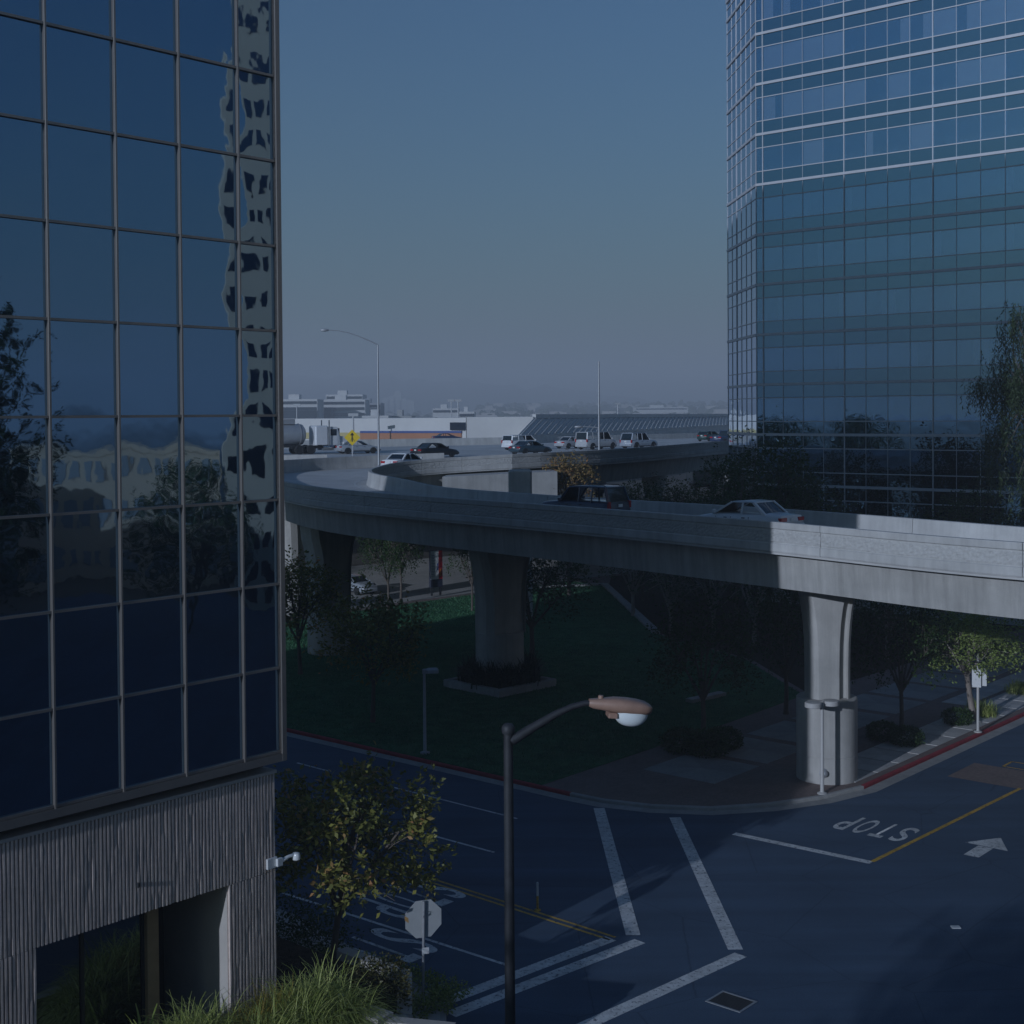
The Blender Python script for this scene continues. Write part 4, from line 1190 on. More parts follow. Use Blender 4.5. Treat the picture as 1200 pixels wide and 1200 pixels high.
# yellow merge sign
sp = at_y(413, 530, 116.2)
sg = empty('merge_sign', (sp.x, 116.2, 11.3), 0, 'yellow diamond merge warning sign beside the semi truck', 'road sign')
MB().box(-.05, .05, -.04, .04, 0, 1.9).build('post', M_GALV, sg)
M_SYEL = mat('sign_yellow', (0.75, 0.52, 0.02), 0.45, 0.05, 4.0)
d_ = 0.68
MB().loft([[(0, -.06, 1.85 - d_ * .98), (d_, -.06, 1.85), (0, -.06, 1.85 + d_), (-d_, -.06, 1.85)], [(0, -.08, 1.85 - d_), (d_, -.08, 1.85), (0, -.08, 1.85 + d_), (-d_, -.08, 1.85)]]).build('sign_plate', M_SYEL, sg)
ar_ = MB()
ar_.box(-.05, .05, -.092, -.084, 1.50, 2.05).box(-.15, .15, -.092, -.085, 2.04, 2.10)
ar_.add([(-.16, -.092, 2.05), (.16, -.092, 2.05), (0, -.092, 2.3)], [(0, 1, 2)])
ar_.bar((.22, -.088, 1.52), (.03, -.088, 1.82), .09, .006)
ar_.bar((-.03, -.088, 1.82), (-.2, -.088, 1.52), .05, .006)
ar_.build('merge_symbol', M_TRIM, sg)

# bus-stop style sign on the sunlit pavement
s1 = at(1146, 858, 0.15)
bs = empty('kerbside_sign', (s1.x, s1.y, 0.15), R(-20), 'white rectangular sign on a pale post beside the red kerb', 'sign')
MB().lathe([(.19, 0), (.19, .05), (.08, .08), (.065, .12), (.06, 3.55), (.01, 3.57)], 12).build('post', M_LGREY, bs, 40)
MB().box(-.06, .38, .07, .10, 2.15, 2.95).build('sign_plate', M_PLATE, bs)
MB().box(-.26, .14, -.10, -.07, 2.1, 2.92).build('sign_plate', M_PLATE, bs)
MB().lathe([(.04, 0), (.045, .6), (.01, .62)], 8, (0, 0, 3.5)).build('antenna', M_LGREY, bs, 40)

# stop sign seen from behind
ss0 = at(495.5, 1176, 0.15)
ss = empty('stop_sign', (ss0.x, ss0.y, 0.0), R(20), 'stop sign seen from behind on a slim leaning post at the street corner', 'road sign')
pst = MB().tube([(0, 0, 0), (0.05, 0, 2.75)], 0.035, 8); pst.build('post', M_GALV, ss, 40)
oc = [(math.cos(R(22.5 + 45 * k)) * .51, math.sin(R(22.5 + 45 * k)) * .51) for k in range(8)]
b = MB(); b.loft([[(0.05 + x, 0.05, 2.28 + z) for x, z in oc], [(0.05 + x, 0.062, 2.28 + z) for x, z in oc]])
b.build('octagon_plate', mat('sign_back_aluminium', (0.50, 0.51, 0.50), 0.5, 0.08, 3.0, metal=0.2), ss)
b = MB(); b.loft([[(0.05 + x * .98, 0.0635, 2.28 + z * .98) for x, z in oc], [(0.05 + x * .98, 0.066, 2.28 + z * .98) for x, z in oc]])
b.build('red_face', mat('sign_red', (0.45, 0.02, 0.03), 0.45, 0.05, 3.0), ss)
MB().box(-.02, .16, -.05, -.03, 1.42, 1.58).build('tag_plate', M_PLATE, ss)

# flexible delineator on the centre line
dp = at(630, 1067)
de = empty('delineator_post', (dp.x, dp.y, 0), 0, 'thin yellow and white delineator post on the double yellow line', 'post')
MB().lathe([(.1, 0), (.1, .03), (.035, .05), (.035, .45)], 10).build('stub', M_YELL, de, 40)
MB().lathe([(.035, .45), (.035, .85), (.01, .87)], 10).build('tube', M_PLATE, de, 40)

# banner sign beyond the lawn
bp_ = at(511, 697, 0.15)
bn = empty('banner_sign', (bp_.x, bp_.y, 0.1), R(35), 'tall red and white sign panel on two posts by the back street', 'sign')
for x in (-.42, .42): MB().box(x - .07, x + .07, -.06, .06, 0, 1.0).build('post', M_TRIM, bn)
MB().cbox(-.6, .6, -.1, .1, .7, 3.75, .02).build('panel', mat('sign_dark_blue', (0.03, 0.035, 0.06), 0.5, 0.05), bn)
MB().box(-.57, .2, -.12, -.101, 1.35, 3.7).build('white_face', M_PLATE, bn)
MB().box(.2, .57, -.12, -.101, 1.35, 3.7).build('red_face', mat('sign_red', (0.45, 0.02, 0.03), 0.45, 0.05, 3.0), bn)
M_TXT = mat('sign_text_grey', (0.25, 0.27, 0.33), 0.6, 0.05)
tx = MB()
for i in range(14): tx.box(-.5, -.12 - rnd.uniform(0, .1), -.126, -.1205, 3.3 - i * .13, 3.36 - i * .13)
tag(tx.build('lettering_rows', M_TXT, bn), kind='stuff')
tx = MB(); tx.add([(-.05, -.124, 2.0), (.18, -.124, 2.2), (.18, -.124, 2.75), (.02, -.124, 2.6), (.1, -.124, 2.4)], [(0, 1, 2, 3, 4)])
tx.build('blue_figure', mat('sign_blue', (0.05, 0.1, 0.3), 0.5, 0.05), bn)
MB().box(.3, .45, -.125, -.1205, 1.6, 2.2).build('orange_figure', mat('sign_orange', (0.6, 0.18, 0.03), 0.5, 0.05), bn)
# ------------------------------------------------------------------ vegetation
def quads_mesh(name, V, rn, m):
    """V: (N,4,3) leaf quads, rn: per-leaf random value"""
    N = len(V)
    me = bpy.data.meshes.new(name)
    me.vertices.add(4 * N); me.loops.add(4 * N); me.polygons.add(N)
    me.vertices.foreach_set('co', V.reshape(-1).astype(np.float32))
    me.loops.foreach_set('vertex_index', np.arange(4 * N, dtype=np.int32))
    me.polygons.foreach_set('loop_start', np.arange(0, 4 * N, 4, dtype=np.int32))
    me.update(calc_edges=True)
    a = me.attributes.new('rnd', 'FLOAT', 'FACE')
    a.data.foreach_set('value', np.asarray(rn, dtype=np.float32))
    me.materials.append(m)
    return me

def leaf_quads(rng, P, size, ar=0.45, droop=0.0, out=None):
    N = len(P)
    d = rng.normal(size=(N, 3)); d[:, 2] = d[:, 2] * 0.6 - droop
    if out is not None: d += out * 1.2
    d /= np.linalg.norm(d, axis=1)[:, None]
    nrm = rng.normal(size=(N, 3)); nrm[:, 2] += 0.7
    s = np.cross(d, nrm); s /= np.linalg.norm(s, axis=1)[:, None] + 1e-9
    up = np.cross(s, d)
    L = size * rng.uniform(0.65, 1.3, N)[:, None]
    w = L * ar * 0.5
    b = P
    mid = b + d * L * 0.45 + up * L * 0.08
    return np.stack([b, mid + s * w, b + d * L, mid - s * w], axis=1)

def tree_meshes(seed, h, cr, th, n_leaf, leaf, lm, bark, tr=0.13, limbs=6, subs=6, sig=0.16, ar=0.45, lean=(0, 0), low=0.0, open_=0.25, style=''):
    rg = np.random.default_rng(seed); rr_ = random.Random(seed)
    cz, rz = th * (1 - low) + (h - th * (1 - low)) * 0.52, (h - th * (1 - low)) * 0.5
    b = MB()
    top = Vector((lean[0] * .5, lean[1] * .5, th))
    b.tube([(0, 0, -0.1), (0, 0, 0.15), (lean[0] * .2 + rr_.uniform(-.05, .05), lean[1] * .2, th * .5), tuple(top)], [tr * 1.5, tr * 1.1, tr * .9, tr * .8], 8)
    tips = []
    for l in range(limbs):
        az = 2 * math.pi * (l + rr_.uniform(-.3, .3)) / limbs
        el = rr_.uniform(-.25, .9) if l else 1.3
        e = Vector((math.cos(az) * math.cos(el) * cr, math.sin(az) * math.cos(el) * cr, math.sin(el) * rz)) * rr_.uniform(.5, .68) + Vector((lean[0], lean[1], cz))
        m1 = top.lerp(e, .45) + Vector((rr_.uniform(-.1, .1), rr_.uniform(-.1, .1), rr_.uniform(.0, .12) * rz))
        b.tube([tuple(top - Vector((0, 0, .12))), tuple(m1), tuple(e)], [tr * .6, tr * .42, tr * .22], 6)
        for s in range(subs):
            st = m1.lerp(e, rr_.uniform(.0, 1.0))
            az2 = az + rr_.uniform(-.8, .8); el2 = rr_.uniform(-.75, 1.35)
            t = Vector((math.cos(az2) * math.cos(el2) * cr, math.sin(az2) * math.cos(el2) * cr, math.sin(el2) * rz)) * rr_.uniform(.72, 1.0) + Vector((lean[0], lean[1], cz))
            mm = st.lerp(t, .5) + Vector((rr_.uniform(-.12, .12), rr_.uniform(-.12, .12), rr_.uniform(-.05, .15))) * cr * .3
            b.tube([tuple(st), tuple(mm), tuple(t)], [tr * .24, tr * .15, tr * .06], 5)
            tips.append((t, 1.0)); tips.append((mm, 0.55))
    tips = [(t, w * (0.15 if rr_.random() < open_ else rr_.uniform(.5, 1.4))) for t, w in tips]
    C = np.array([tuple(t) for t, _ in tips]); wt = np.array([w for _, w in tips]); wt /= wt.sum()
    if style == 'weep':
        n_s = n_leaf // 16
        idx = rg.choice(len(C), n_s, p=wt)
        st = C[idx] + rg.normal(size=(n_s, 3)) * cr * sig * np.array([1, 1, .7])
        ln = rg.uniform(.6, 2.2, n_s)
        sway = rg.normal(size=(n_s, 2)) * .16
        P = []
        for j in range(16):
            f = j / 15
            P.append(np.stack([st[:, 0] + sway[:, 0] * f, st[:, 1] + sway[:, 1] * f, st[:, 2] - ln * f], axis=1) + rg.normal(size=(n_s, 3)) * .05)
        P = np.concatenate(P)
        V = leaf_quads(rg, P, leaf, ar, droop=1.6)
        cl = np.tile(rg.uniform(0, .5, n_s), 16)
    else:
        idx = rg.choice(len(C), n_leaf, p=wt)
        # leaves gather into tufts within each clump
        tuft = rg.normal(size=(len(C), 14, 3)) * cr * sig
        tk_ = tuft[idx, rg.integers(0, 14, n_leaf)]
        out = tk_ + rg.normal(size=(n_leaf, 3)) * leaf * 0.55
        P = C[idx] + out
        P[:, 2] = np.maximum(P[:, 2], th * .55)
        o_ = out / (np.linalg.norm(out, axis=1)[:, None] + 1e-6)
        V = leaf_quads(rg, P, leaf, ar, out=o_ * .5)
        cl = rg.uniform(0, .35, len(C))[idx]
    rn = np.clip(cl + rg.uniform(0, .65, len(V)), 0, 1)
    me_t = b.mesh('trunk', 50); me_t.materials.append(bark)
    return me_t, quads_mesh('crown', V, rn, lm)

def plant_tree(name, label, loc, meshes, rz=0.0, sc=1.0, group=None, cat='tree'):
    e = empty(name, loc, rz, label, cat, group)
    e.scale = (sc, sc, sc) if not hasattr(sc, '__len__') else sc
    link_mesh('trunk', meshes[0], None, e)
    tag(link_mesh('crown', meshes[1], None, e), kind='stuff')
    return e

def grass_mesh(seed, n, h, spread, m, width=0.02, curl=1.0, name='blades'):
    rg = np.random.default_rng(seed)
    az = rg.uniform(0, 2 * math.pi, n); L = h * rg.uniform(.7, 1.35, n); lean = rg.uniform(.3, 1.2, n) * curl
    bx = rg.normal(size=n) * spread * .35; by = rg.normal(size=n) * spread * .35
    segs = 5; pts = []
    for j in range(segs + 1):
        f = j / segs
        r = L * lean * (f ** 1.6) * .75
        z = L * (f - .80 * lean * f ** 2.4)
        pts.append(np.stack([bx + np.cos(az) * r, by + np.sin(az) * r, z], axis=1))
    side = np.stack([-np.sin(az), np.cos(az), np.zeros(n)], axis=1)
    Q = []
    for j in range(segs):
        w0, w1 = width * (1 - .8 * (j / segs)), width * (1 - .8 * ((j + 1) / segs))
        Q.append(np.stack([pts[j] - side * w0, pts[j] + side * w0, pts[j + 1] + side * w1, pts[j + 1] - side * w1], axis=1))
    V = np.concatenate(Q)
    rn = np.tile(rg.uniform(0, 1, n), segs)
    return quads_mesh(name, V, rn, m)

def shrub_mesh(seed, n, rx, ry, rz, leaf, m, boxy=1.0):
    rg = np.random.default_rng(seed)
    d = rg.normal(size=(n, 3)); d /= np.linalg.norm(d, axis=1)[:, None]
    if boxy > 1: 
        mx = np.max(np.abs(d), axis=1)[:, None]; d = d / (mx ** (1 - 1 / boxy))
        d /= np.max(np.abs(d))
    r = rg.uniform(.72, 1.03, n)[:, None] * (1 + .06 * np.sin(d[:, :1] * 7 + seed) * np.cos(d[:, 1:2] * 6))
    P = d * r * np.array([rx, ry, rz]); P[:, 2] = np.abs(P[:, 2] + rz * .9)
    V = leaf_quads(rg, P, leaf, .5, out=d * .5)
    return quads_mesh('foliage', V, rg.uniform(0, 1, n), m)

def put(name, label, cat, me, loc, rz=0, group=None, sc=1.0, kind=None):
    o = link_mesh(name, me, None)
    o.location = loc; o.rotation_euler = (0, 0, rz); o.scale = (sc, sc, sc) if not hasattr(sc, '__len__') else sc
    return tag(o, label, cat, group, kind)

# street magnolia at the tower corner, its right side catching the sun
TM = tree_meshes(11, 6.3, 2.6, 2.4, 5600, 0.19, M_MAGN, M_BARK, 0.11, 8, 6, .085, .5, (0.5, -0.1), .1, .35)
t1 = at(368, 1106, 1.3)
plant_tree('magnolia_tree', 'magnolia with sunlit rusty-tipped leaves at the corner of the glass tower', (-4.75, 34.6, 0.1), TM, R(20), .93)
TM2 = tree_meshes(12, 6.4, 2.9, 2.0, 4200, 0.24, M_MAGN, M_BARK, 0.12, 7, 6, .13, .5, (0.2, 0), .15, .2)
l_ = at(437, 846, .16); plant_tree('magnolia_tree', 'dark magnolia on the lawn left of the park lamp', (l_.x, l_.y, .14), TM2, R(60), .95, 'trees on the lawn')
l_ = at(352, 790, .16); plant_tree('magnolia_tree', 'dark magnolia close to the edge of the glass tower', (l_.x, l_.y, .14), TM2, R(200), 1.0, 'trees on the lawn')
TF = [tree_meshes(20 + k, 6.2, 2.7, 1.9, 5200, 0.16, M_LEAF, M_BARK, 0.12, 7, 7, .15, .5, (0, 0), .1, .12) for k in range(3)]
l_ = at(455, 716, .16); plant_tree('park_tree', 'slender tree left of the banner sign under the ramp', (l_.x, l_.y, .14), TF[0], R(10), (.8, .8, 1.15), 'trees on the lawn')
l_ = at(470, 704, .16); plant_tree('park_tree', 'slender twin tree nearest the banner sign', (l_.x, l_.y, .14), TF[1], R(110), (.85, .85, 1.2), 'trees on the lawn')
l_ = at(546, 752, .16); plant_tree('park_tree', 'tree just left of the middle pier', (l_.x, l_.y + 14, .14), TF[2], R(70), (.7, .7, 1.1), 'trees on the lawn')
l_ = at(623, 774, .16); plant_tree('park_tree', 'spreading tree just right of the middle pier', (l_.x, l_.y, .14), TF[1], R(210), (1.35, 1.35, 1.12), 'trees on the lawn')
l_ = at(824, 866, .16); plant_tree('park_tree', 'round dark tree with a ring of shrubs at the plaza corner', (l_.x, l_.y, .14), TF[0], R(300), (1.02, 1.02, 1.0), 'trees on the plaza')
l_ = at(921, 836, .16); plant_tree('park_tree', 'dark tree just left of the sunlit pier', (l_.x, l_.y, .14), TF[2], R(30), (.95, .95, 1.05), 'trees on the plaza')
l_ = at(1056, 862, .16); plant_tree('park_tree', 'shaded tree just right of the sunlit pier', (l_.x, l_.y, .14), TF[1], R(150), (.9, .9, 1.12), 'trees on the plaza')
TS = tree_meshes(31, 5.5, 2.7, 2.5, 8000, 0.15, M_FICUS, M_PBARK, 0.15, 8, 8, .12, .5, (-1.3, -1.9), .0, .15)
l_ = at(1141, 844, .16); plant_tree('park_tree', 'sunlit green tree with pale limbs behind the kerbside sign', (l_.x, l_.y, .14), TS, R(0), 1.0, 'trees on the plaza')
l_ = at(1212, 826, .16); plant_tree('park_tree', 'shaded tree at the right edge under the flyover', (l_.x, l_.y, .14), TS, R(140), .95, 'trees on the plaza')
TB = [tree_meshes(40 + k, 7.5, 3.2, 1.6, 2600, 0.17, M_LEAF, M_PBARK, 0.15, 8, 9, .14, .5, (0, 0), .25, .3) for k in range(2)]
for i, (px, py, s, lab) in enumerate(((742, 722, 1.0, 'sparse branching tree beside the concrete edging strip'), (786, 742, .9, 'sparse branching tree behind the round dark tree'), (836, 748, 1.05, 'sparse branching tree behind and right of the round tree'),
                                      (884, 756, 1.0, 'sparse branching tree behind the tree left of the pier'), (980, 760, 1.0, 'sparse branching tree hidden behind the sunlit pier'), (1040, 772, 1.0, 'sparse tree behind the pavement right of the pier'), (1110, 770, 1.1, 'sparse tree under the flyover behind the sunlit green tree'))):
    l_ = at(px, py, .15); plant_tree('branchy_tree', lab, (l_.x, l_.y, .12), TB[i % 2], R(60 * i), s, 'sparse trees behind the plaza')

# trees behind the ramp, in front of the office block
TD_ = [tree_meshes(50 + k, 13.5, 4.6, 3.0, 9000, 0.26, M_LEAF, M_BARK, 0.2, 8, 9, .15, .5, (0, 0), .3, .12) for k in range(2)]
for i, (px, Y, h, lab) in enumerate(((900, 91, 12.6, 'tall dark tree before the chamfered corner of the office block'), (930, 90, 10.8, 'dark tree before the office block left of the silver sedan'), (862, 99, 11.4, 'dark tree at the left foot of the office block'),
                                     (800, 104, 9.6, 'broad dark tree right of the navy car'), (752, 108, 9.3, 'low dark tree just right of the navy car'), (1140, 84, 10.0, 'dark tree before the office block below the drooping branches'))):
    p = at_y(px, 500, Y)
    plant_tree('leafy_tree', lab, (p.x, Y, 0), TD_[i % 2], R(47 * i), h / 13.5, 'dark trees before the office block')
TR = tree_meshes(60, 12.0, 2.7, 5.0, 3000, 0.26, M_RUST, M_BARK, 0.16, 7, 8, .13, .55, (0, 0), .1, .2)
p = Vector((4.6, 111.5, 0))
plant_tree('rusty_tree', 'tree with rust-coloured leaves behind the navy car', (p.x, p.y, 0), TR, 0, .97)
# eucalyptus reaching in from the right
TE = tree_meshes(70, 24, 5.2, 9.0, 30000, 0.27, M_EUC, M_BARK, 0.24, 10, 10, .10, .22, (-1.0, 0), .15, .25, style='weep')
p = at_y(1246, 400, 76)
plant_tree('eucalyptus_tree', 'drooping eucalyptus reaching in at the right edge before the office block', (p.x + .6, 76, 0), TE, R(15), .9)

# trees outside the frame: mirrored in the tower glass, shading the crossing
plant_tree('eucalyptus_tree', 'tall dark tree mirrored in the upper left panes of the tower', (27.8, 14.7, 0), tree_meshes(71, 24, 5.5, 6, 60000, .24, M_EUC, M_BARK, .35, 10, 11, .15, .4, (0, 0), .2, .1), 0, .92)
SH = tree_meshes(80, 15, 5.2, 4, 5200, .42, M_LEAF, M_BARK, .25, 8, 8, .17, .5, (0, 0), .1, .15)
for i, (x, y, s, lab) in enumerate(((-17.5, -9, 1.0, 'street tree casting soft shade on the crossing from behind the viewpoint'), (-11, -11, .95, 'second street tree shading the right of the crossing'), (-24, -19.5, 1.15, 'large street tree farther back along the kerb'), (-7, -13, .98, 'street tree nearest the viewpoint, shading the right foreground'), (-1, -16, 1.0, 'street tree shading the bottom right asphalt'))):
    plant_tree('street_tree', lab, (x, y, 0), SH, R(75 * i), s, 'street trees behind the viewpoint')

# grass blades and fallen leaves on the lawn
rgl = np.random.default_rng(77)
lp2 = [Vector((p[0], p[1])) for p in lawn_poly]
def in_poly(x, y, poly):
    c = np.zeros(len(x), bool); j = len(poly) - 1
    for i in range(len(poly)):
        a, b_ = poly[i], poly[j]
        c ^= ((a.y > y) != (b_.y > y)) & (x < (b_.x - a.x) * (y - a.y) / (b_.y - a.y + 1e-9) + a.x)
        j = i
    return c
gx, gy = rgl.uniform(-34, 16, 260000), rgl.uniform(54, 122, 260000)
kk = in_poly(gx, gy, lp2); gx, gy = gx[kk][:90000], gy[kk][:90000]
P_ = np.stack([gx, gy, np.full(len(gx), .15)], axis=1)
V_ = leaf_quads(rgl, P_, .11, .4, out=np.tile(np.array([[0, 0, 1.6]]), (len(gx), 1)))
patch = .5 + .5 * np.sin(gx * .9 + np.sin(gy * .7) * 2) * np.sin(gy * .8 + gx * .3)
tag(link_mesh('grass', quads_mesh('grass', V_, np.clip(.6 * patch + rgl.uniform(0, .4, len(gx)), 0, 1), leaf_mat('lawn_blade', (0.04, 0.13, 0.06), (0.09, 0.24, 0.11))), None), 'short mown grass covering the shaded lawn', 'grass', kind='stuff')
# shrubs, grasses, agaves
SHM = shrub_mesh(90, 2600, .95, .95, .55, .13, M_LEAF)
SHM2 = shrub_mesh(91, 1600, .6, .6, .45, .11, M_FICUS)
for (px, py, s, lab) in ((800, 880, 1.0, 'dark shrub left of the round tree trunk'), (828, 884, 1.05, 'dark shrub below the round tree trunk'), (848, 876, .9, 'dark shrub right of the round tree trunk'), (1035, 866, .8, 'dark shrub at the foot of the tree right of the pier'),
                         (1062, 872, .8, 'dark shrub beside the sunlit pavement edge'), (1122, 848, .75, 'shaded shrub beside the bright grass clump')):
    l_ = at(px, py, .15); put('low_shrub', lab, 'shrub', SHM, (l_.x, l_.y, .1), R(px), 'low shrubs on the plaza', s)
gm = grass_mesh(92, 520, .95, .8, M_GRASS, .02, .9)
l_ = at(1150, 838, .15); put('grass_clump', 'bright sunlit grass clump behind the kerbside sign post', 'grass clump', gm, (l_.x, l_.y, .12), 0, None, 1.0)
l_ = at(1194, 812, .15); put('grass_clump', 'sunlit grass clump at the right edge of the pavement', 'grass clump', gm, (l_.x, l_.y, .12), R(80), None, .9)
# agave bed round the middle pier
pl_c = Vector((-0.75, 74.4, 0))
PLN = empty('planter_kerb', pl_c, R(45), 'low square concrete kerb round the foot of the middle pier', 'planter')
for (x0, x1, y0, y1) in ((-2.2, 2.2, -2.2, -1.85), (-2.2, 2.2, 1.85, 2.2), (-2.2, -1.85, -1.84, 1.84), (1.85, 2.2, -1.84, 1.84)):
    MB().cbox(x0, x1, y0, y1, 0.1, .55, .03).build('kerb_wall', M_KERB, PLN)
MB().box(-1.86, 1.86, -1.86, 1.86, .1, .38).build('soil', M_MULCH, PLN)
AG = grass_mesh(93, 150, 1.6, .5, M_AGAVE, .045, .75)
for i in range(14):
    a = 2 * math.pi * i / 14; r_ = 1.58 + .2 * (i % 2)
    put('agave_plant', 'dark spiky plant in the bed round the middle pier', 'plant', AG, (pl_c.x + math.cos(a) * r_, pl_c.y + math.sin(a) * r_, .36), a, 'spiky plants round the middle pier', rnd.uniform(.85, 1.15))
# terrace in front of the tower
TP = [(-14, 0.1), (-14, -2.5), (1.0, -2.5), (2.6, -1.0), (2.6, 16), (0.0, 16), (0.0, 0.1)]
ter = empty('planted_terrace', C0, R(90) - GA, 'raised planting terrace with a concrete retaining wall round the foot of the tower', 'planter')
MB().prism(TP, .1, 1.25).build('soil_bank', M_MULCH, ter)
def lp_(a, n): return C0 + AX * a - BX * n
RW = [lp_(-14, 2.75), lp_(-0.2, 2.75), lp_(1.2, 2.75), lp_(2.85, 1.1), lp_(2.85, -1.2)]
def low_wall(p, q, z0, z1, w, name, parent):
    inv = parent.matrix_basis.inverted()
    t = (q - p).normalized(); n = Vector((-t.y, t.x, 0)) * w / 2
    poly = [inv @ v for v in (p - n, q - n, q + n, p + n)]
    return MB().prism([(v.x, v.y) for v in poly], z0, z1).build(name, M_SMOOTH, parent)
bpy.context.view_layer.update()
for a_, b_ in zip(RW, RW[1:]): low_wall(a_, b_, .1, 1.42, .34, 'retaining_wall', ter)
wc = at(424, 1180, 1.75)
low_wall(at(402, 1173, 1.8), at(452, 1191, 1.8), .2, 1.8, .5, 'bench_wall', ter)
low_wall(at(452, 1191, 1.75), at(532, 1199, 1.75), .2, 1.7, .3, 'bench_wall', ter)
for i in range(16):
    f = (i + .5) / 16
    pp = at(452, 1193, 1.75).lerp(at(530, 1200, 1.75), f)
    inv = ter.matrix_basis.inverted(); v = inv @ (pp - BX * .17)
    MB().box(v.x - .04, v.x + .04, v.y - .05, v.y + .03, .9, 1.6).build('rail_rib', M_SMOOTH, ter)
HG = shrub_mesh(95, 15000, 1.45, 7.5, .62, .10, M_LEAF, 6)
GC = shrub_mesh(97, 9000, 1.0, 2.6, .22, .09, M_FICUS, 5)
put('ground_cover', 'low green ground cover between the terrace wall and the kerb', 'ground cover', GC, lp_(3.85, -1.2) + Vector((0, 0, .12)), R(90) - GA + R(8), None, kind='stuff')
put('clipped_hedge', 'long clipped dark hedge along the street beside the tower', 'hedge', HG, lp_(3.9, -10.2) + Vector((0, 0, .25)), R(90) - GA, None)
HB = shrub_mesh(96, 3600, .72, .72, .62, .085, leaf_mat('leaf_olive', (0.04, 0.05, 0.015), (0.16, 0.14, 0.05)), 6)
h_ = at(441, 1128, 2.35); put('box_shrub', 'clipped square shrub beside the fountain grass', 'shrub', HB, (h_.x, h_.y, 1.15), R(20))
FG = [grass_mesh(100 + k, 900, 1.7, .75, M_GRASS, .019, 1.25) for k in range(3)]
FY = grass_mesh(104, 800, 1.5, .7, M_GRASSY, .014, .9)
for i, (px, py, zt_, s, me_, lab) in enumerate(((378, 1117, 3.0, 1.05, FG[0], 'largest fountain grass clump beside the box shrub'), (345, 1128, 2.95, .95, FG[1], 'fountain grass clump left of the largest one'), (405, 1138, 2.7, .8, FG[2], 'fountain grass clump spilling over the terrace corner'),
                                               (232, 1142, 3.2, 1.0, FG[2], 'fountain grass clump before the pale door jamb'), (206, 1156, 3.1, .8, FG[0], 'fountain grass clump beside the tan column'), (360, 1160, 2.6, .9, FG[1], 'fountain grass clump at the bottom edge beside the low wall'), (312, 1172, 2.6, .9, FG[0], 'fountain grass clump at the bottom edge before the ribbed wall'),
                                               (318, 1134, 2.85, .85, FY, 'yellow grass clump before the ribbed corner'), (290, 1160, 2.7, .8, FY, 'yellow-green grass clump before the pale jamb'))):
    q_ = at(px, py, zt_); put('fountain_grass', lab, 'grass clump', me_, (q_.x, q_.y, 1.22), R(40 * i), 'fountain grasses on the terrace', s)
PA = grass_mesh(110, 70, 1.1, .25, M_GRASS, .05, .9)
for i, (px, py, lab) in enumerate(((170, 1182, 'small palm-like plant at the bottom edge before the dark entrance'), (108, 1168, 'shaded palm-like plant before the dark entrance glass'))):
    q_ = at(px, py, 2.4); put('palm_plant', lab, 'plant', PA, (q_.x, q_.y, 1.22), R(70 * i), None, 1.1)
vb = at(395, 1168, 1.95)
vv = empty('water_valve', (vb.x, vb.y, 1.22), R(20), 'small pale water valve with a white cover beside the low wall', 'valve')
MB().tube([(0, 0, 0), (0, 0, .5), (.1, 0, .62), (.2, 0, .5), (.2, 0, 0)], .035, 8).build('pipe', M_GALV, vv, 40)
MB().lathe([(.02, .3), (.09, .25), (.12, .1), (.1, 0)], 10, (0.1, 0, .5)).build('cover', M_PLATE, vv, 40)

# ------------------------------------------------------------------ city behind the freeway
M_BW = mat('stucco_white', (0.62, 0.61, 0.59), 0.9, 0.06, 0.2)
M_BG = mat('metal_panel_grey', (0.36, 0.36, 0.35), 0.6, 0.1, 0.3)
M_BR = mat('stripe_orange', (0.42, 0.19, 0.10), 0.8, 0.08, 0.3)
M_BB = mat('stripe_blue', (0.06, 0.10, 0.28), 0.8, 0.08, 0.3)
M_WINB = mirror_glass('window_band', (0.12, 0.16, 0.22), 0.1)
def slabx(p0, p1, z0, z1, depth, name, m, parent):
    """wall block between two ground points seen by the camera, depth going back"""
    t = (p1 - p0); t.z = 0; n = Vector((-t.y, t.x, 0)).normalized()
    q0, q1 = p0 + n * depth, p1 + n * depth
    return MB().prism([(p0.x, p0.y), (p1.x, p1.y), (q1.x, q1.y), (q0.x, q0.y)], z0, z1).build(name, m, parent)
def zat(py, Y): return at_y(600, py, Y).z
wh = empty('warehouse', (0, 0, 0), 0, 'long white warehouse with an orange and blue stripe behind the freeway', 'building')
a0, a1 = at_y(300, 500, 330), at_y(546, 500, 300)
slabx(a0, a1, 0, zat(489, 315), 40, 'wall', M_BW, wh)
f0, f1 = a0.lerp(a1, .52), a1.lerp(a0, .02)
dn = Vector((0, -.35, 0))
slabx(f0 + dn, f1 + dn, zat(514, 310), zat(506.5, 310), .2, 'orange_stripe', M_BR, wh)
slabx(f0 + dn * 1.4, f1 + dn * 1.4, zat(506.4, 310), zat(504, 310), .3, 'blue_stripe', M_BB, wh)
slabx(f0 + dn * 1.2, f1 + dn * 1.2, zat(518, 310), zat(514.2, 310), .25, 'blue_stripe', M_BB, wh)
slabx(a0 + dn, f0 + dn, zat(512, 325), zat(505, 325), .2, 'ochre_stripe', mat('stripe_ochre', (0.5, 0.42, 0.2), 0.8, 0.05), wh)
w0, w1 = at_y(527, 499, 301.5), at_y(545.5, 499, 299)
for i in range(7):
    slabx(w0.lerp(w1, i / 7 + .01), w0.lerp(w1, (i + 1) / 7 - .01), zat(503.5, 301), zat(494.5, 301), .2, 'window', M_WINB, wh)
M_ROOF = mat('pale_metal_roof', (0.52, 0.52, 0.50), 0.6, 0.08, 0.3)
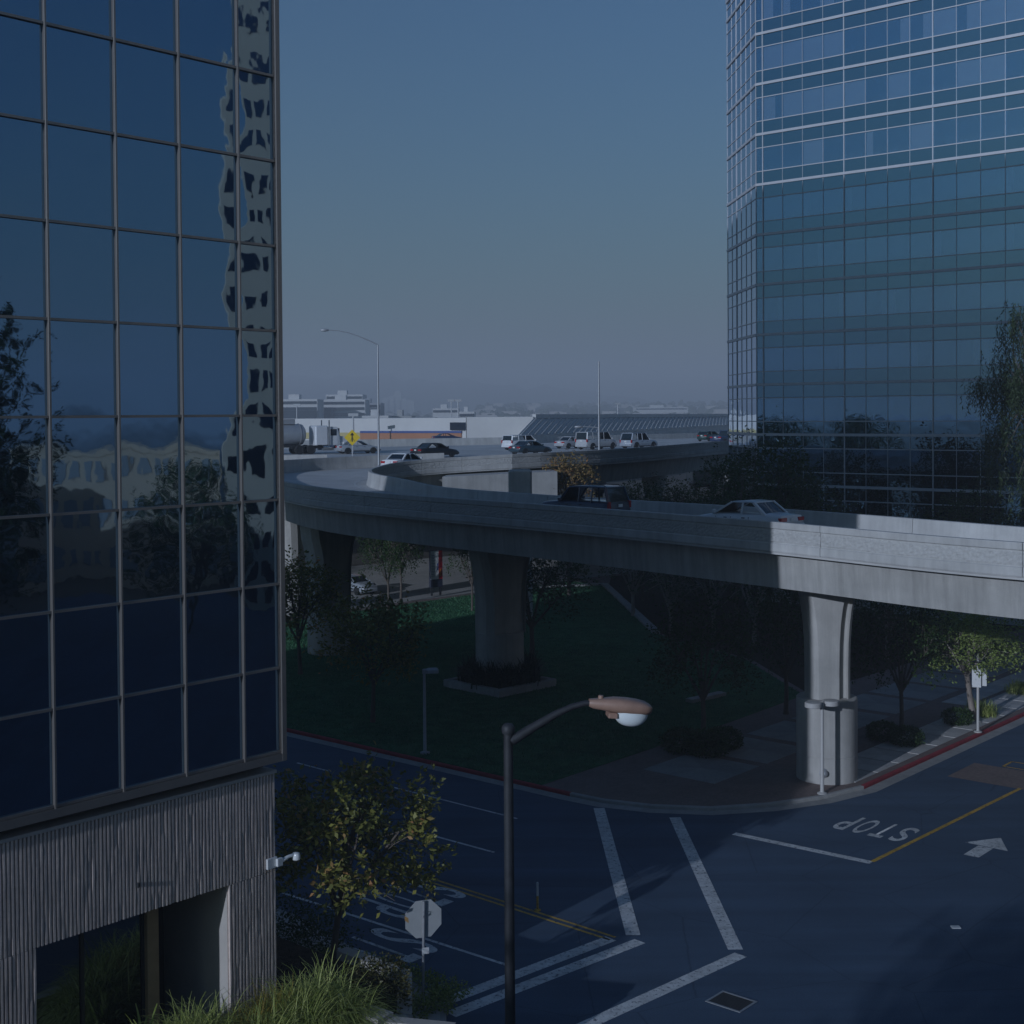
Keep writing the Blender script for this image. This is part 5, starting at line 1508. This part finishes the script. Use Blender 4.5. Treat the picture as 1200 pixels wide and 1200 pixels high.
hall = empty('sloped_roof_hall', (0, 0, 0), 0, 'large pale hall with a sloping grey ribbed roof behind the freeway', 'building')
b0, b1 = at_y(547, 500, 291), at_y(625, 505, 291)
slabx(b0, b1, 0, zat(488.5, 282), 30, 'wall', M_BW, hall)
# sloping metal roof running away to the right
A0, A1 = at_y(606, 511, 272), at_y(866, 497, 430)
B0, B1 = at_y(626, 489.5, 292), at_y(866, 487.5, 455)
MB().loft([[tuple(A0), tuple(B0), (B0.x, B0.y, 0), (A0.x, A0.y, 0)], [tuple(A1), tuple(B1), (B1.x, B1.y, 0), (A1.x, A1.y, 0)]]).build('sloping_roof', M_ROOF, hall)
for i in range(48):
    f = (i + .5) / 48
    p, q = A0.lerp(A1, f), B0.lerp(B1, f)
    MB().bar(p + Vector((0, -.1, .15)), q + Vector((0, -.1, .08)), .22, .25).build('roof_rib', M_ROOF, hall)
MB().bar(B0 + Vector((0, 0, .3)), B1 + Vector((0, 0, .3)), .8, .9).build('ridge', M_BW, hall)
# white trucks and low walls glimpsed under the viaduct
for (x0, x1, y0, y1, Y, nm, lab) in ((812, 842, 547, 562, 175, 'box_truck', 'white box truck glimpsed below the viaduct beside the office block'), (695, 710, 558, 569, 168, 'box_truck', 'white box truck glimpsed just above the navy car')):
    p, q = at_y(x0, y1, Y), at_y(x1, y0, Y)
    e = empty(nm, (p.x, Y, 0), 0, lab, 'truck')
    MB().cbox(0, q.x - p.x, 0, 6, p.z - 0.5, q.z, .05).build('box_body', M_TWH, e)
    MB().box(.2, q.x - p.x - .2, .3, 5.5, p.z - 1.0, p.z - .5).build('chassis', M_TRIM, e)
    for x in (.5, q.x - p.x - .5):
        for y in (.8, 4.8): MB().lathe([(.5, -.15), (.5, .15)], 14, (x, y, p.z - 1.0), 'x').build('wheel', M_BLACK, e, 40)
    MB().cbox(.1, q.x - p.x - .1, 6.1, 8, p.z - .6, q.z - .6, .1).build('cab', M_TWH, e)

def office(name, lab, px0, px1, ytop, Y, m, bands, dark=None, depth=30):
    p0, p1 = at_y(px0, 480, Y), at_y(px1, 480, Y)
    e = empty(name, (p0.x, Y, 0), 0, lab, 'building', 'distant office buildings')
    w = p1.x - p0.x; H_ = zat(ytop, Y)
    MB().box(0, w, 0, depth, 0, H_).build('wall', m, e)
    for i in range(bands):
        z = H_ - (i + .85) * 3.9
        if z < 1: break
        MB().box(w * .02, w * .98, -.4, -.05, z, z + 1.9).build('window_band', M_WINB, e)
    MB().box(w * .3, w * .55, 4, 14, H_ + .02, H_ + 3.2).build('plant_room', m, e)
    if dark:
        MB().box(w * dark[0], w * dark[1], -3, -.45, 0, H_ * dark[2]).build('dark_wing', M_WINB, e)
    return e
office('office_building', 'pale banded office building far left beside the tower edge', 322, 372, 466, 900, M_BW, 7, (0.0, .98, .72))
office('office_building', 'pale stepped office building left of the lamp mast', 376, 428, 467, 950, M_BW, 7, (.0, .3, .8))
office('office_building', 'tall pale office building behind the stepped one', 382, 425, 461, 1050, M_BW, 3)
office('office_building', 'grey office building just left of the lamp mast', 418, 446, 471, 1000, mat('stucco_grey', (0.35, 0.36, 0.38), .9, .05, .2), 6, (.0, .4, .9))
office('office_building', 'low block with square windows right of the lamp mast', 424, 455, 486, 700, M_BW, 2)
office('office_building', 'low white block beyond the striped warehouse', 457, 482, 486.5, 720, M_BG, 1)
office('office_building', 'pale flat-roofed block with a light pole behind the warehouse', 507, 537, 478, 1100, M_BW, 1)
office('office_building', 'wide pale block above the sloping hall', 538, 556, 482, 900, M_BW, 1)
office('office_building', 'pale long building on the distant hillside', 744, 806, 478.5, 1900, M_BW, 1)
for (px, yt, lab) in ((466, 457, 'hazy slim skyscraper on the skyline, tallest of its cluster'), (459, 463, 'hazy skyscraper left of the tallest one'), (452, 465, 'hazy skyscraper at the left end of the cluster'), (473, 466, 'hazy skyscraper right of the tallest one'), (481, 468, 'hazy skyscraper at the right end of the cluster')):
    p = at_y(px, 480, 3300); hh = zat(yt, 3300)
    e = empty('skyscraper', (p.x, 3300, 0), 0, lab, 'building', 'distant skyscrapers')
    MB().box(-9, 9, 0, 20, 0, hh * .93).build('shaft', M_BG, e); MB().box(-6, 6, 3, 16, hh * .93, hh).build('crown_storeys', M_BG, e)

for (px, yt, Y, lab) in ((529, 469, 420, 'tall far light pole behind the warehouse, left of a pair'), (537, 469, 420, 'tall far light pole behind the warehouse, right of a pair'), (348, 473, 400, 'far light pole before the banded offices'), (724, 474, 520, 'far light pole on the distant hillside'), (414, 485, 300, 'thin pole behind the yellow diamond sign')):
    p = at_y(px, 490, Y); h_ = zat(yt, Y)
    e = empty('light_pole', (p.x, Y, 0), 0, lab, 'light pole', 'far light poles')
    MB().lathe([(.3, 0), (.16, h_)], 8).build('mast', M_GALV, e, 40)
    MB().box(-1.1, 1.1, -.2, .2, h_ - .3, h_ + .35).build('lamp_head', M_GALV, e)

# scattered roofs and trees of the plain, hills behind
rg = np.random.default_rng(5)
b = MB()
for i in range(520):
    Y = 480 * (2800 / 480) ** rg.random(); px = rg.uniform(318, 862)
    p = at_y(px, 490, Y)
    base = max(0, (Y - 1500) * .022) if px > 560 else max(0, (Y - 1700) * .012)
    w, d, h = rg.uniform(8, 26), rg.uniform(8, 20), rg.uniform(4, 9) + (4 if rg.random() < .15 else 0)
    b.box(p.x - w / 2, p.x + w / 2, Y, Y + d, base - 4, base + h)
o = b.build('distant_houses', mat('far_roofs', (0.46, 0.43, 0.40), .9, .35, .01, detail=2)); tag(o, 'hazy mass of small pale houses across the distant plain', 'houses', kind='stuff')
V = []; F = []
ico = bmesh.new(); bmesh.ops.create_icosphere(ico, subdivisions=2, radius=1.0)
iv = np.array([v.co[:] for v in ico.verts]); if_ = np.array([[v.index for v in f.verts] for f in ico.faces]); ico.free()
nb_ = 0
for i in range(2200):
    Y = 420 * (3000 / 420) ** rg.random(); px = rg.uniform(318, 862)
    p = at_y(px, 490, Y)
    base = max(0, (Y - 1500) * .022) if px > 560 else max(0, (Y - 1700) * .012)
    r = rg.uniform(3, 7)
    jit = 1 + rg.normal(size=(len(iv), 1)) * .18
    V.append(iv * jit * np.array([r, r, r * rg.uniform(.7, 1.25)]) + np.array([p.x, Y, base + r * .7])); F.append(if_ + nb_); nb_ += len(iv)
me = bpy.data.meshes.new('distant_trees'); me.from_pydata(np.concatenate(V).tolist(), [], np.concatenate(F).tolist()); me.update()
o = link_mesh('distant_trees', me, mat('far_foliage', (0.05, 0.07, 0.035), .95, .4, .05)); tag(o, 'belt of distant trees across the plain below the hills', 'trees', kind='stuff')
def ridge(name, Y, xs, hs, m, depth):
    b = MB(); n = len(xs)
    rows = []
    for j, (f, dy) in enumerate(((0, 0), (.35, .25), (.7, .55), (1, 1), (.55, 1.7))):
        row = []
        for x, h in zip(xs, hs):
            p = at_y(x, 480, Y + dy * depth)
            row.append((p.x * 1.0, Y + dy * depth, max(-5, h * f * (1 + .05 * math.sin(x * .13 + j * 2) + .04 * math.sin(x * .31 + j)))))
        rows.append(row)
    vs = [p for r in rows for p in r]
    b.add(vs, [(j * n + i, j * n + i + 1, (j + 1) * n + i + 1, (j + 1) * n + i) for j in range(len(rows) - 1) for i in range(n - 1)])
    return struct(b.build(name, m, None, 60))
M_HILL = mat('far_hill', (0.12, 0.13, 0.09), .95, .3, .004)
xs = list(range(150, 1080, 10))
ridge('near_hills', 1500, xs, [max(0.0, min(1, (x - 520) / 120)) * (33 + 5 * math.sin(x * .021) + 3 * math.sin(x * .09)) + max(0, min(1, (600 - x) / 100)) * (16 + 2 * math.sin(x * .05)) for x in xs], M_HILL, 1500)
xs = list(range(100, 1150, 12))
def mh(x):
    t = max(0.0, min(1.0, (860 - x) / 330))
    return 20 + .56 * (205 + 22 * math.sin(x * .017 + 1) + 10 * math.sin(x * .06) + 5 * math.sin(x * .17)) * (t * t * (3 - 2 * t)) ** .8
ridge('mountains', 3600, xs, [mh(x) for x in xs], M_HILL, 900)

# buildings to the right, outside the frame, mirrored in the tower
def plain_block(name, lab, x, y, rz, w, d, h, m, rows, colsn, grp=None):
    e = empty(name, (x, y, 0), rz, lab, 'building', grp)
    MB().box(0, w, 0, d, 0, h).build('wall', m, e)
    MB().box(-.15, w + .15, -.15, d + .15, h, h + .5).build('roof', m, e)
    fh, cw_ = h / rows, d / colsn; 
    for r in range(rows):
        b = MB()
        for c in range(colsn):
            b.box(-.06, -.01, c * cw_ + cw_ * .2, (c + 1) * cw_ - cw_ * .2, r * fh + fh * .3, r * fh + fh * .8)
        tag(b.build('window_row', M_WINB if h > 30 else M_BG, e), kind='stuff')
    return e
M_BEI = mat('beige_facade', (0.78, 0.56, 0.38), .85, .06, .3)
plain_block('beige_tower', 'tall beige tower with dark windows mirrored in the narrow corner panes', 74, 25.6, R(-4), 22, 38, 64, M_BEI, 20, 19)
plain_block('low_office', 'low tan building mirrored in the eye-level panes', 88, 6, R(-6), 20, 18, 12, M_BEI, 3, 11)
plain_block('low_office', 'low tan building mirrored in the eye-level panes, left of the other', 76, -22, R(-10), 20, 24, 10.5, M_BEI, 3, 13)
for i, (x, y, lab) in enumerate(((58, 24, 'street tree mirrored in the right panes'), (56, 10, 'street tree mirrored in the middle panes'), (60, -4, 'street tree mirrored in the left panes'))):
    plant_tree('leafy_tree', lab, (x, y, 0), TD_[i % 2], R(80 * i), .85, 'trees across the street')
for i, (x, y, lab) in enumerate(((-60, 68, 'added unseen dark tree mirrored low in the office block, nearest the tower'), (-69, 76, 'added unseen dark tree mirrored low in the office block, middle of the row'), (-53, 84, 'added unseen dark tree mirrored low in the office block, beside the freeway'), (-80, 62, 'added unseen dark tree mirrored low in the office block, farthest of the row'))):  # unseen trees added to darken the low reflections in the office block
    plant_tree('leafy_tree', lab, (x, y, 0), TD_[i % 2], R(50 * i), 1.05, 'trees left of the tower')

# ------------------------------------------------------------------ haze
hz = MB().box(-6500, 6500, -900, 5200, -6, 165).build('haze', None)
hm = bpy.data.materials.new('haze'); hm.use_nodes = True
hn = hm.node_tree; hn.nodes.clear()
pv = hn.nodes.new('ShaderNodeVolumePrincipled')
pv.inputs['Color'].default_value = (0.90, 0.94, 1.0, 1)
pv.inputs['Density'].default_value = 0.0007
pv.inputs['Anisotropy'].default_value = -0.04
ho = hn.nodes.new('ShaderNodeOutputMaterial')
hn.links.new(pv.outputs['Volume'], ho.inputs['Volume'])
hz.data.materials.clear(); hz.data.materials.append(hm)
tag(hz, 'thin pale haze filling the air over the city', 'haze', kind='stuff')
